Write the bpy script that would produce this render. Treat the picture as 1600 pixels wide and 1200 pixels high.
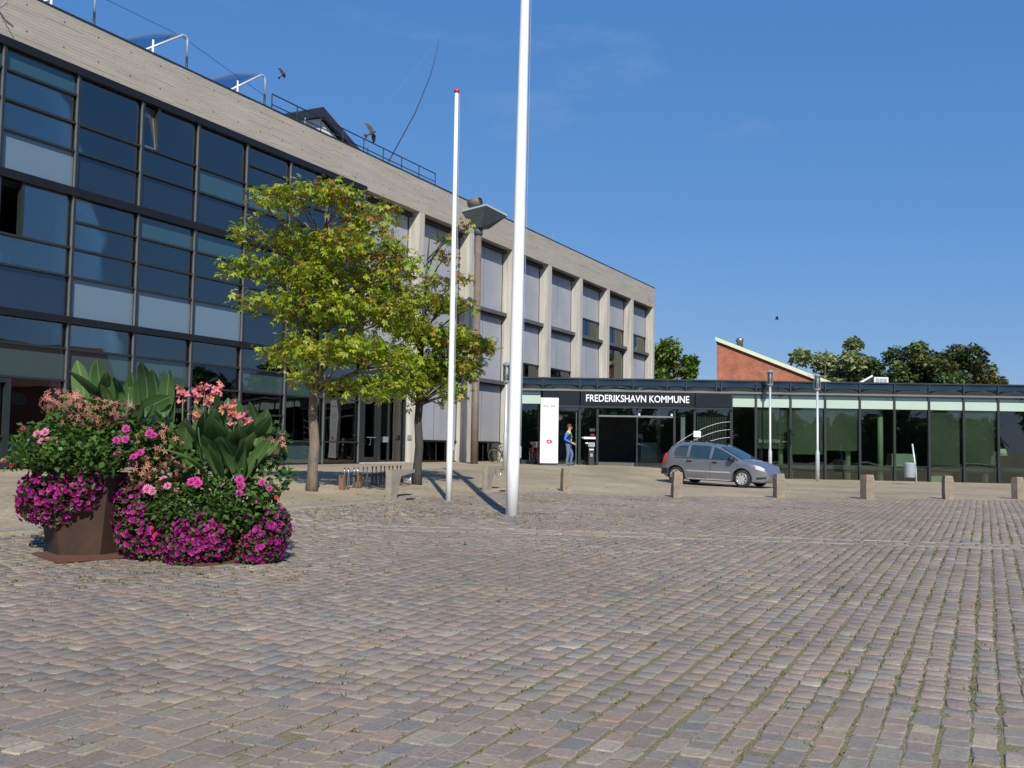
import bpy, bmesh, math, random
import numpy as np
from mathutils import Vector, Matrix
random.seed(7); RNG = np.random.default_rng(7)
PI = math.pi
scn = bpy.context.scene
for o in list(bpy.data.objects): bpy.data.objects.remove(o)
C = scn.collection

# ------------------------------------------------------------------ camera
FPX = 1556.0
PITCH = math.atan(96 / FPX); ROLL = math.atan(.016)
cd = bpy.data.cameras.new('camera'); cd.sensor_width = 36; cd.lens = 36 * FPX / 1600
cd.clip_start = .1; cd.clip_end = 3000
cam = bpy.data.objects.new('camera', cd); C.objects.link(cam)
cam.matrix_world = Matrix.Rotation(PI / 2 + PITCH, 4, 'X') @ Matrix.Rotation(ROLL, 4, 'Z')
scn.camera = cam
# ------------------------------------------------------------------ sky, sun, exposure
SUN_EL = math.radians(39); SUN_AZ = math.radians(171)     # clockwise from +Y: behind the viewer, a little to the right
w = bpy.data.worlds.new('World'); scn.world = w; w.use_nodes = True
nt = w.node_tree; nt.nodes.clear()
out = nt.nodes.new('ShaderNodeOutputWorld'); bg = nt.nodes.new('ShaderNodeBackground')
sky = nt.nodes.new('ShaderNodeTexSky'); sky.sky_type = 'NISHITA'; sky.sun_disc = False
sky.sun_elevation = SUN_EL; sky.sun_rotation = SUN_AZ
sky.altitude = 0; sky.air_density = 1.0; sky.dust_density = 0; sky.ozone_density = 6
bg.inputs[1].default_value = .1
# faint high cloud veils over the whole sky
tc = nt.nodes.new('ShaderNodeTexCoord'); mp = nt.nodes.new('ShaderNodeMapping')
mp.inputs['Scale'].default_value = (1.6, 1.6, 5.0); mp.inputs['Location'].default_value = (.35, .1, .45)
nz = nt.nodes.new('ShaderNodeTexNoise'); nz.inputs['Scale'].default_value = 2.2; nz.inputs['Detail'].default_value = 8; nz.inputs['Roughness'].default_value = .62
cr = nt.nodes.new('ShaderNodeValToRGB'); cr.color_ramp.elements[0].position = .57; cr.color_ramp.elements[1].position = .95
cr.color_ramp.elements[1].color = (.35, .35, .35, 1)
mx = nt.nodes.new('ShaderNodeMixRGB'); mx.inputs[2].default_value = (4.2, 5.4, 7.0, 1)
L = nt.links.new
L(tc.outputs['Generated'], mp.inputs[0]); L(mp.outputs[0], nz.inputs['Vector']); L(nz.outputs['Fac'], cr.inputs[0])
# camera-like tone response for the whole sky dome: per channel power curve
sp = nt.nodes.new('ShaderNodeSeparateColor'); cb_ = nt.nodes.new('ShaderNodeCombineColor'); L(sky.outputs[0], sp.inputs[0])
for ch, (gm, am) in enumerate(((.76, .415), (.50, .475), (.30, .68))):
    a1 = nt.nodes.new('ShaderNodeMath'); a1.operation = 'MULTIPLY'; a1.inputs[1].default_value = .1
    a2 = nt.nodes.new('ShaderNodeMath'); a2.operation = 'POWER'; a2.inputs[1].default_value = gm
    a3 = nt.nodes.new('ShaderNodeMath'); a3.operation = 'MULTIPLY'; a3.inputs[1].default_value = am * 10
    L(sp.outputs[ch], a1.inputs[0]); L(a1.outputs[0], a2.inputs[0]); L(a2.outputs[0], a3.inputs[0]); L(a3.outputs[0], cb_.inputs[ch])
L(cr.outputs[0], mx.inputs[0]); L(cb_.outputs[0], mx.inputs[1]); L(mx.outputs[0], bg.inputs[0]); L(bg.outputs[0], out.inputs[0])
sd = bpy.data.lights.new('sun', 'SUN'); sd.energy = 4.8; sd.angle = math.radians(.5); sd.color = (1, .95, .87)
sun = bpy.data.objects.new('sun', sd); C.objects.link(sun)
sv = Vector((math.sin(SUN_AZ) * math.cos(SUN_EL), math.cos(SUN_AZ) * math.cos(SUN_EL), math.sin(SUN_EL)))
sun.rotation_euler = sv.to_track_quat('Z', 'Y').to_euler(); sun.location = (5, -30, 40)
scn.view_settings.view_transform = 'Standard'; scn.view_settings.look = 'None'
scn.view_settings.gamma = 1; scn.view_settings.exposure = .12
scn.render.resolution_x = 1024; scn.render.resolution_y = 768

# ------------------------------------------------------------------ geometry of the place (eye level is z = 0)
TH = math.radians(26.48); UX, UY = math.sin(TH), math.cos(TH); NX, NY = UY, -UX; DF = 24.2
def smooth(t):
    t = min(max(t, 0), 1); return t * t * (3 - 2 * t)
def dist(X, Y): return DF + NX * X + NY * Y          # distance from the concrete building's front
def G(X, Y):                                         # ground level
    return -(.86 + smooth((dist(X, Y) - 7) / 8) * (.42 + .3 * min(max((32 - Y) / 32, 0), 1) + .006 * max(X, 0)))
def fac(s, t=0):                                     # point s along the front, t in front of it
    return (UX * s + NX * (t - DF), UY * s + NY * (t - DF))

# ------------------------------------------------------------------ materials
def lin(c):
    return tuple(((v / 255) / 12.92 if v / 255 <= .04045 else ((v / 255 + .055) / 1.055) ** 2.4) for v in c)
MATS = {}
def new_mat(name):
    m = bpy.data.materials.new(name); m.use_nodes = True; n = m.node_tree; n.nodes.clear()
    o = n.nodes.new('ShaderNodeOutputMaterial'); MATS[name] = m
    return m, n, o
def pm(name, col, rough=.6, var=.2, scale=3., bump=.0, bscale=40., metal=0., spec=.5, stretch=(1, 1, 1), col2=None, detail=6, coord='Object', fine=0.):
    m, n, o = new_mat(name); N = n.nodes.new; K = n.links.new
    b = N('ShaderNodeBsdfPrincipled'); b.inputs['Roughness'].default_value = rough; b.inputs['Metallic'].default_value = metal
    b.inputs['Specular IOR Level'].default_value = spec
    t = N('ShaderNodeTexCoord'); mp = N('ShaderNodeMapping'); mp.inputs['Scale'].default_value = stretch
    K(t.outputs[coord], mp.inputs[0])
    z = N('ShaderNodeTexNoise'); z.inputs['Scale'].default_value = scale; z.inputs['Detail'].default_value = detail; z.inputs['Roughness'].default_value = .6
    K(mp.outputs[0], z.inputs['Vector'])
    r = N('ShaderNodeValToRGB'); r.color_ramp.elements[0].position = .3; r.color_ramp.elements[1].position = .7
    c2 = col2 or tuple(min(1, c * (1 + var)) for c in col); c1 = col if col2 else tuple(c * (1 - var) for c in col)
    r.color_ramp.elements[0].color = (*c1, 1); r.color_ramp.elements[1].color = (*c2, 1)
    K(z.outputs['Fac'], r.inputs[0]); src = r.outputs[0]
    if fine:
        z3 = N('ShaderNodeTexNoise'); z3.inputs['Scale'].default_value = bscale * 1.7; z3.inputs['Detail'].default_value = 3
        K(t.outputs[coord], z3.inputs['Vector'])
        mr = N('ShaderNodeMapRange'); mr.inputs[1].default_value = .3; mr.inputs[2].default_value = .7; mr.inputs[3].default_value = 1 - fine; mr.inputs[4].default_value = 1 + fine
        K(z3.outputs['Fac'], mr.inputs[0]); vm = N('ShaderNodeVectorMath'); vm.operation = 'SCALE'; K(src, vm.inputs[0]); K(mr.outputs[0], vm.inputs['Scale']); src = vm.outputs[0]
    K(src, b.inputs['Base Color'])
    if bump:
        z2 = N('ShaderNodeTexNoise'); z2.inputs['Scale'].default_value = bscale; z2.inputs['Detail'].default_value = 5; K(mp.outputs[0], z2.inputs['Vector'])
        bp = N('ShaderNodeBump'); bp.inputs['Strength'].default_value = bump; bp.inputs['Distance'].default_value = .02
        K(z2.outputs['Fac'], bp.inputs['Height']); K(bp.outputs[0], b.inputs['Normal'])
    K(b.outputs[0], o.inputs[0]); return m
def glass(name, tint, refl, rough=.012, glossy=(1, 1, 1), wav=.0):
    """coated pane: mirror part over a tinted see-through part"""
    m, n, o = new_mat(name); N = n.nodes.new; K = n.links.new
    tr = N('ShaderNodeBsdfTransparent'); tr.inputs[0].default_value = (*tint, 1)
    gl = N('ShaderNodeBsdfGlossy'); gl.inputs['Roughness'].default_value = rough; gl.inputs[0].default_value = (*glossy, 1)
    fr = N('ShaderNodeFresnel'); fr.inputs[0].default_value = 1.5
    ma = N('ShaderNodeMath'); ma.operation = 'ADD'; ma.use_clamp = True; ma.inputs[1].default_value = refl
    mxs = N('ShaderNodeMixShader'); K(fr.outputs[0], ma.inputs[0]); K(ma.outputs[0], mxs.inputs[0]); K(tr.outputs[0], mxs.inputs[1]); K(gl.outputs[0], mxs.inputs[2])
    if wav:
        t = N('ShaderNodeTexCoord'); z = N('ShaderNodeTexNoise'); z.inputs['Scale'].default_value = .55; z.inputs['Detail'].default_value = 1
        bp = N('ShaderNodeBump'); bp.inputs['Strength'].default_value = 1; bp.inputs['Distance'].default_value = wav
        K(t.outputs['Object'], z.inputs['Vector']); K(z.outputs['Fac'], bp.inputs['Height']); K(bp.outputs[0], gl.inputs['Normal'])
    K(mxs.outputs[0], o.inputs[0]); return m
def panel_glass(name, col, refl):
    """back-painted glass panel"""
    m, n, o = new_mat(name); N = n.nodes.new; K = n.links.new
    d = N('ShaderNodeBsdfDiffuse'); d.inputs[0].default_value = (*col, 1)
    gl = N('ShaderNodeBsdfGlossy'); gl.inputs['Roughness'].default_value = .015
    fr = N('ShaderNodeFresnel'); fr.inputs[0].default_value = 1.5
    ma = N('ShaderNodeMath'); ma.operation = 'ADD'; ma.use_clamp = True; ma.inputs[1].default_value = refl
    mxs = N('ShaderNodeMixShader'); K(fr.outputs[0], ma.inputs[0]); K(ma.outputs[0], mxs.inputs[0]); K(d.outputs[0], mxs.inputs[1]); K(gl.outputs[0], mxs.inputs[2])
    K(mxs.outputs[0], o.inputs[0]); return m
def leafmat(name, attr=True, col=(.1, .2, .03), trans=.35, rough=.45):
    m, n, o = new_mat(name); N = n.nodes.new; K = n.links.new
    b = N('ShaderNodeBsdfPrincipled'); b.inputs['Roughness'].default_value = rough; b.inputs['Specular IOR Level'].default_value = .35
    tl = N('ShaderNodeBsdfTranslucent'); mxs = N('ShaderNodeMixShader'); mxs.inputs[0].default_value = trans
    if attr:
        a = N('ShaderNodeAttribute'); a.attribute_name = 'Col'; K(a.outputs['Color'], b.inputs['Base Color']); K(a.outputs['Color'], tl.inputs[0])
    else:
        t = N('ShaderNodeTexCoord'); z = N('ShaderNodeTexNoise'); z.inputs['Scale'].default_value = 5; K(t.outputs['Object'], z.inputs['Vector'])
        r = N('ShaderNodeValToRGB'); r.color_ramp.elements[0].position = .3; r.color_ramp.elements[1].position = .7
        r.color_ramp.elements[0].color = (*[c * .75 for c in col], 1); r.color_ramp.elements[1].color = (*[c * 1.25 for c in col], 1)
        K(z.outputs['Fac'], r.inputs[0]); K(r.outputs[0], b.inputs['Base Color']); K(r.outputs[0], tl.inputs[0])
    K(b.outputs[0], mxs.inputs[1]); K(tl.outputs[0], mxs.inputs[2]); K(mxs.outputs[0], o.inputs[0]); return m
STONE = [(0, (110, 98, 97)), (.14, (128, 114, 109)), (.27, (101, 100, 104)), (.38, (136, 118, 110)), (.50, (117, 105, 104)), (.60, (116, 118, 116)),
         (.70, (140, 119, 110)), (.78, (98, 100, 106)), (.86, (139, 132, 122)), (.93, (146, 119, 102)), (.955, (122, 104, 96)), (.98, (164, 154, 138))]
def stonemat(name, source):
    m, n, o = new_mat(name); N = n.nodes.new; K = n.links.new
    b = N('ShaderNodeBsdfPrincipled'); b.inputs['Roughness'].default_value = .75; b.inputs['Specular IOR Level'].default_value = .35
    r = N('ShaderNodeValToRGB'); r.color_ramp.interpolation = 'CONSTANT'
    while len(r.color_ramp.elements) < len(STONE): r.color_ramp.elements.new(.5)
    for e, (p, c) in zip(r.color_ramp.elements, STONE): e.position = p; c = [v * .62 + a * .38 for v, a in zip(c, (124, 114, 109))]; e.color = (lin(c)[0] * 1.18, lin(c)[1] * 1.17, lin(c)[2] * 1.06, 1)
    if source == 'object':
        s = N('ShaderNodeObjectInfo'); K(s.outputs['Random'], r.inputs[0])
    else:
        s = N('ShaderNodeAttribute'); s.attribute_name = 'tone'; K(s.outputs['Fac'], r.inputs[0])
    g = N('ShaderNodeNewGeometry')
    z = N('ShaderNodeTexNoise'); z.inputs['Scale'].default_value = 38; z.inputs['Detail'].default_value = 6; z.inputs['Roughness'].default_value = .7; K(g.outputs['Position'], z.inputs['Vector'])
    z2 = N('ShaderNodeTexNoise'); z2.inputs['Scale'].default_value = .45; z2.inputs['Detail'].default_value = 4; K(g.outputs['Position'], z2.inputs['Vector'])
    m1 = N('ShaderNodeMapRange'); m1.inputs[1].default_value = .25; m1.inputs[2].default_value = .75; m1.inputs[3].default_value = .62; m1.inputs[4].default_value = 1.38; K(z.outputs['Fac'], m1.inputs[0])
    m2 = N('ShaderNodeMapRange'); m2.inputs[1].default_value = .3; m2.inputs[2].default_value = .7; m2.inputs[3].default_value = .82; m2.inputs[4].default_value = 1.18; K(z2.outputs['Fac'], m2.inputs[0])
    mu = N('ShaderNodeMath'); mu.operation = 'MULTIPLY'; K(m1.outputs[0], mu.inputs[0]); K(m2.outputs[0], mu.inputs[1])
    vm = N('ShaderNodeVectorMath'); vm.operation = 'SCALE'; K(r.outputs[0], vm.inputs[0]); K(mu.outputs[0], vm.inputs['Scale'])
    # sandy dust worn into the stone
    z4 = N('ShaderNodeTexNoise'); z4.inputs['Scale'].default_value = 1.3; z4.inputs['Detail'].default_value = 7; K(g.outputs['Position'], z4.inputs['Vector'])
    m4 = N('ShaderNodeMapRange'); m4.inputs[1].default_value = .38; m4.inputs[2].default_value = .72; m4.inputs[3].default_value = .1; m4.inputs[4].default_value = .62; K(z4.outputs['Fac'], m4.inputs[0])
    mxc = N('ShaderNodeMixRGB'); mxc.inputs[2].default_value = (*lin((138, 126, 106)), 1); K(m4.outputs[0], mxc.inputs[0]); K(vm.outputs[0], mxc.inputs[1])
    K(mxc.outputs[0], b.inputs['Base Color'])
    z3 = N('ShaderNodeTexNoise'); z3.inputs['Scale'].default_value = 60; z3.inputs['Detail'].default_value = 5; K(g.outputs['Position'], z3.inputs['Vector'])
    bp = N('ShaderNodeBump'); bp.inputs['Strength'].default_value = .5; bp.inputs['Distance'].default_value = .005; K(z3.outputs['Fac'], bp.inputs['Height']); K(bp.outputs[0], b.inputs['Normal'])
    K(b.outputs[0], o.inputs[0]); return m
def setts(name, ca, cb, cm, scale, mort=.02):
    """small paving seen from afar: fine brick pattern plus patches"""
    m, n, o = new_mat(name); N = n.nodes.new; K = n.links.new
    b = N('ShaderNodeBsdfPrincipled'); b.inputs['Roughness'].default_value = .85; b.inputs['Specular IOR Level'].default_value = .25
    g = N('ShaderNodeNewGeometry'); mp = N('ShaderNodeMapping'); mp.inputs['Rotation'].default_value = (0, 0, TH); K(g.outputs['Position'], mp.inputs[0])
    br = N('ShaderNodeTexBrick'); br.inputs['Color1'].default_value = (*ca, 1); br.inputs['Color2'].default_value = (*cb, 1); br.inputs['Mortar'].default_value = (*cm, 1)
    br.inputs['Scale'].default_value = scale; br.inputs['Mortar Size'].default_value = mort; br.inputs['Mortar Smooth'].default_value = .4; br.inputs['Bias'].default_value = 0
    K(mp.outputs[0], br.inputs['Vector'])
    z = N('ShaderNodeTexNoise'); z.inputs['Scale'].default_value = .35; z.inputs['Detail'].default_value = 8; z.inputs['Roughness'].default_value = .65; K(g.outputs['Position'], z.inputs['Vector'])
    mr = N('ShaderNodeMapRange'); mr.inputs[1].default_value = .3; mr.inputs[2].default_value = .7; mr.inputs[3].default_value = .72; mr.inputs[4].default_value = 1.25; K(z.outputs['Fac'], mr.inputs[0])
    z2 = N('ShaderNodeTexNoise'); z2.inputs['Scale'].default_value = 14; z2.inputs['Detail'].default_value = 4; K(g.outputs['Position'], z2.inputs['Vector'])
    mr2 = N('ShaderNodeMapRange'); mr2.inputs[1].default_value = .3; mr2.inputs[2].default_value = .7; mr2.inputs[3].default_value = .8; mr2.inputs[4].default_value = 1.2; K(z2.outputs['Fac'], mr2.inputs[0])
    mu = N('ShaderNodeMath'); mu.operation = 'MULTIPLY'; K(mr.outputs[0], mu.inputs[0]); K(mr2.outputs[0], mu.inputs[1])
    vm = N('ShaderNodeVectorMath'); vm.operation = 'SCALE'; K(br.outputs['Color'], vm.inputs[0]); K(mu.outputs[0], vm.inputs['Scale']); K(vm.outputs[0], b.inputs['Base Color'])
    bp = N('ShaderNodeBump'); bp.inputs['Strength'].default_value = .5; bp.inputs['Distance'].default_value = .01; K(z2.outputs['Fac'], bp.inputs['Height']); K(bp.outputs[0], b.inputs['Normal'])
    K(b.outputs[0], o.inputs[0]); return m

pm('joint_bed', lin((126, 113, 90)), .95, scale=1.6, col2=lin((108, 110, 62)), bump=.8, bscale=50, fine=.35)
stonemat('stone_single', 'object'); stonemat('stone_field', 'attr')
setts('paving_beige', lin((166, 151, 124)), lin((154, 141, 117)), lin((138, 126, 104)), 3.2, .03)
pm('pale_slab', lin((150, 142, 128)), .8, scale=6, var=.15, bump=.3, bscale=60, fine=.15)
pm('kerb_granite', lin((136, 131, 122)), .75, scale=9, var=.15, bump=.3, bscale=80, fine=.2)
pm('concrete', lin((172, 167, 155)), .85, scale=.9, var=.16, bump=.35, bscale=26, stretch=(1, 1, 1), fine=.1)
pm('concrete_boards', lin((171, 163, 148)), .85, scale=1.6, var=.13, bump=.4, bscale=24, stretch=(.25, 1, 2.2), fine=.08)
pm('concrete_pier', lin((180, 176, 165)), .85, scale=1.3, var=.28, bump=.4, bscale=16, stretch=(3, 3, .22), fine=.08)
pm('tie_hole', (.035, .03, .025), .9, var=.1)
pm('black_band', (.012, .013, .014), .45, var=.15, spec=.3)
pm('mullion_dark', (.022, .028, .028), .4, var=.1)
pm('mullion_cap', (.20, .205, .20), .4, var=.1, metal=.4)
pm('roof_felt', (.06, .06, .06), .9)
pm('white_wall', (.7, .7, .68), .7, var=.05)
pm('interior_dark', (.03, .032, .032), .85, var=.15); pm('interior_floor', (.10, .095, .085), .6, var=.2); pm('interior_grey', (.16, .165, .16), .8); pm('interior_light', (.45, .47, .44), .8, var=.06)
glass('facade_glass', (.70, .75, .75), .12, glossy=(1, .98, .92), wav=.003)
glass('low_glass', (.72, .78, .77), .045, wav=.01)
panel_glass('spandrel_dark', (.012, .02, .034), .08)
panel_glass('spandrel_light', (.15, .21, .26), .06)
panel_glass('frosted_pane', (.03, .075, .09), .10)
panel_glass('frosted_green', (.045, .08, .078), .08)
panel_glass('fascia_glass', (.008, .016, .02), .10)
glass('library_glass', (.68, .76, .69), .025, wav=.008)
pm('mint_blind', (.40, .51, .425), .45, var=.03, scale=.5)
pm('sheer_screen', (.13, .14, .12), .9, var=.25, scale=.6)
pm('column_mint', (.48, .54, .46), .7, var=.06)
# ribbed grey cladding
m, n_, o_ = new_mat('clad_grey'); N = n_.nodes.new; K = n_.links.new
b_ = N('ShaderNodeBsdfPrincipled'); b_.inputs['Roughness'].default_value = .6; b_.inputs['Metallic'].default_value = 0
t_ = N('ShaderNodeTexCoord'); wv = N('ShaderNodeTexWave'); wv.wave_type = 'BANDS'; wv.bands_direction = 'X'; wv.inputs['Scale'].default_value = 2.6; K(t_.outputs['Object'], wv.inputs['Vector'])
z_ = N('ShaderNodeTexNoise'); z_.inputs['Scale'].default_value = .8; K(t_.outputs['Object'], z_.inputs['Vector'])
r_ = N('ShaderNodeValToRGB'); r_.color_ramp.elements[0].position = .3; r_.color_ramp.elements[1].position = .7
r_.color_ramp.elements[0].color = (.33, .335, .365, 1); r_.color_ramp.elements[1].color = (.385, .39, .42, 1); K(z_.outputs['Fac'], r_.inputs[0]); K(r_.outputs[0], b_.inputs['Base Color'])
bp_ = N('ShaderNodeBump'); bp_.inputs['Strength'].default_value = .35; bp_.inputs['Distance'].default_value = .02; K(wv.outputs['Fac'], bp_.inputs['Height']); K(bp_.outputs[0], b_.inputs['Normal']); K(b_.outputs[0], o_.inputs[0])
# brick
def brickmat(name, ca, cb, cm):
    m, n, o = new_mat(name); N = n.nodes.new; K = n.links.new
    b = N('ShaderNodeBsdfPrincipled'); b.inputs['Roughness'].default_value = .85
    t = N('ShaderNodeTexCoord'); mp = N('ShaderNodeMapping'); mp.inputs['Rotation'].default_value = (PI / 2, 0, 0)
    br = N('ShaderNodeTexBrick'); br.inputs['Scale'].default_value = 4.2; br.inputs['Mortar Size'].default_value = .012
    br.inputs['Color1'].default_value = (*ca, 1); br.inputs['Color2'].default_value = (*cb, 1); br.inputs['Mortar'].default_value = (*cm, 1)
    K(t.outputs['Object'], mp.inputs[0]); K(mp.outputs[0], br.inputs['Vector'])
    z = N('ShaderNodeTexNoise'); z.inputs['Scale'].default_value = 1.2; z.inputs['Detail'].default_value = 6; K(t.outputs['Object'], z.inputs['Vector'])
    mr = N('ShaderNodeMapRange'); mr.inputs[1].default_value = .3; mr.inputs[2].default_value = .7; mr.inputs[3].default_value = .75; mr.inputs[4].default_value = 1.25; K(z.outputs['Fac'], mr.inputs[0])
    vm = N('ShaderNodeVectorMath'); vm.operation = 'SCALE'; K(br.outputs['Color'], vm.inputs[0]); K(mr.outputs[0], vm.inputs['Scale']); K(vm.outputs[0], b.inputs['Base Color'])
    K(b.outputs[0], o.inputs[0]); return m
brickmat('brick_red', lin((170, 100, 70)), lin((146, 80, 56)), lin((168, 140, 120)))
brickmat('brick_brown', lin((120, 66, 50)), lin((104, 58, 46)), lin((110, 90, 78)))
panel_glass('roof_panel', (.11, .125, .145), .04)
pm('trim_cream', (.62, .66, .46), .6, var=.06)
pm('steel_white', (.82, .82, .80), .35, var=.04, scale=2)
pm('galvanised', (.42, .45, .47), .4, var=.12, metal=.5); pm('steel_pale', (.55, .60, .62), .4, var=.08, metal=.3)
pm('iron_dark', (.025, .028, .034), .5, var=.2); pm('red_paint', (.55, .03, .04), .4, var=.1)
pm('lamp_brown', (.16, .125, .095), .6, var=.2); pm('lamp_hood', (.085, .105, .11), .5, var=.12); pm('lamp_rim', (.36, .45, .46), .5, var=.1)
pm('bark', lin((118, 106, 90)), .9, var=.5, scale=7, bump=.8, bscale=25, stretch=(1, 1, .3)); pm('bark_dark', lin((66, 64, 60)), .9, var=.3, scale=5, bump=.8, bscale=25, stretch=(1, 1, .3))
leafmat('leaf', True, trans=.42); leafmat('leaf_far', True, trans=.25, rough=.6); leafmat('petal', True, trans=.3, rough=.55)
m, n_, o_ = new_mat('canna_leaf'); N = n_.nodes.new; K = n_.links.new
b_ = N('ShaderNodeBsdfPrincipled'); b_.inputs['Roughness'].default_value = .38; tl_ = N('ShaderNodeBsdfTranslucent'); ms_ = N('ShaderNodeMixShader'); ms_.inputs[0].default_value = .3
t_ = N('ShaderNodeTexCoord'); sx = N('ShaderNodeSeparateXYZ'); K(t_.outputs['Object'], sx.inputs[0])
def mth(op, a, b_v=None):
    q = N('ShaderNodeMath'); q.operation = op
    for k, v in enumerate((a, b_v)):
        if v is None: continue
        if isinstance(v, (int, float)): q.inputs[k].default_value = v
        else: K(v, q.inputs[k])
    return q.outputs[0]
ay = mth('ABSOLUTE', sx.outputs['Y']); vein = mth('SINE', mth('MULTIPLY', mth('SUBTRACT', sx.outputs['Z'], mth('MULTIPLY', ay, 1.6)), 150)); rib = mth('LESS_THAN', ay, .008)
z_ = N('ShaderNodeTexNoise'); z_.inputs['Scale'].default_value = 4; K(t_.outputs['Object'], z_.inputs['Vector'])
oi = N('ShaderNodeObjectInfo'); fac_ = mth('ADD', mth('MULTIPLY', vein, .045), mth('ADD', mth('MULTIPLY', z_.outputs['Fac'], .5), mth('MULTIPLY', oi.outputs['Random'], .55)))
r_ = N('ShaderNodeValToRGB'); r_.color_ramp.elements[0].position = .1; r_.color_ramp.elements[1].position = .95; r_.color_ramp.elements[0].color = (.045, .115, .04, 1); r_.color_ramp.elements[1].color = (.14, .25, .075, 1); K(fac_, r_.inputs[0])
mc = N('ShaderNodeMixRGB'); mc.inputs[2].default_value = (.26, .36, .15, 1); K(rib, mc.inputs[0]); K(r_.outputs[0], mc.inputs[1]); K(mc.outputs[0], b_.inputs['Base Color']); K(mc.outputs[0], tl_.inputs[0])
bp_ = N('ShaderNodeBump'); bp_.inputs['Strength'].default_value = .22; bp_.inputs['Distance'].default_value = .004; K(vein, bp_.inputs['Height']); K(bp_.outputs[0], b_.inputs['Normal'])
K(b_.outputs[0], ms_.inputs[1]); K(tl_.outputs[0], ms_.inputs[2]); K(ms_.outputs[0], o_.inputs[0])
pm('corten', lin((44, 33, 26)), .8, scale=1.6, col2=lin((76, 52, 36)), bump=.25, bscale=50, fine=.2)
pm('corten_plate', lin((106, 66, 46)), .85, scale=4, col2=lin((84, 56, 44)), bump=.2, bscale=50, fine=.2); pm('soil', (.03, .022, .015), .95)
pm('granite_bollard', lin((140, 127, 110)), .85, scale=5, var=.22, bump=.7, bscale=35, fine=.25)
pm('concrete_stand', lin((146, 138, 122)), .9, scale=4, var=.2, bump=.4, bscale=40, fine=.12)
# car paint
m, n_, o_ = new_mat('car_paint'); b_ = n_.nodes.new('ShaderNodeBsdfPrincipled'); b_.inputs['Base Color'].default_value = (.27, .28, .305, 1); b_.inputs['Metallic'].default_value = .65
b_.inputs['Roughness'].default_value = .34; b_.inputs['Coat Weight'].default_value = .8; b_.inputs['Coat Roughness'].default_value = .04; n_.links.new(b_.outputs[0], o_.inputs[0])
pm('car_glass', (.02, .045, .055), .03, var=.1, spec=1.0); pm('tyre', (.02, .02, .02), .85); pm('hubcap', (.62, .62, .62), .3, var=.05, metal=.5)
pm('plastic_black', (.02, .02, .021), .5, var=.1); pm('lamp_red', (.65, .03, .02), .2, var=.08); pm('lamp_clear', (.55, .58, .6), .1, var=.05); pm('car_strip', (.32, .33, .35), .35)
pm('skin', (.52, .29, .20), .6, var=.08); pm('hair', (.09, .05, .03), .8); pm('jacket_blue', (.03, .16, .60), .7, var=.12); pm('vest_dark', (.018, .025, .03), .8, var=.2)
pm('vest_yellow', (.72, .70, .12), .7, var=.08); pm('jeans', lin((92, 112, 142)), .85, var=.22, scale=7); pm('shoe', (.04, .035, .035), .7)
pm('sign_white', (.80, .80, .79), .4, var=.02); pm('letter_white', (.82, .82, .82), .5, var=.02); pm('print_grey', (.22, .23, .25), .6); pm('glass_print', (.12, .15, .13), .6); pm('print_pale', (.50, .51, .53), .6); pm('sign_black', (.012, .016, .018), .25)
pm('teal_sign', (.03, .16, .18), .5); pm('green_exit', (.02, .22, .14), .5); pm('lampshade', (.72, .82, .62), .7, var=.04)
pm('chrome', (.6, .6, .6), .2, metal=.9); pm('bike_dark', (.03, .032, .035), .45); pm('bike_red', (.25, .03, .03), .5); pm('basket', (.16, .13, .10), .8); pm('bin_grey', (.34, .38, .42), .5, var=.08)
pm('rust_post', lin((122, 92, 70)), .85, var=.2); pm('kite_cloth', (.05, .043, .036), .8, var=.3)
glass('roof_glass', (.40, .47, .55), .16); glass('lantern_glass', (.7, .75, .75), .06)
pm('added_hedge_core', (.02, .035, .014), .9)
pm('tile_roof', lin((110, 66, 52)), .8, var=.2, scale=2)

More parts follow.
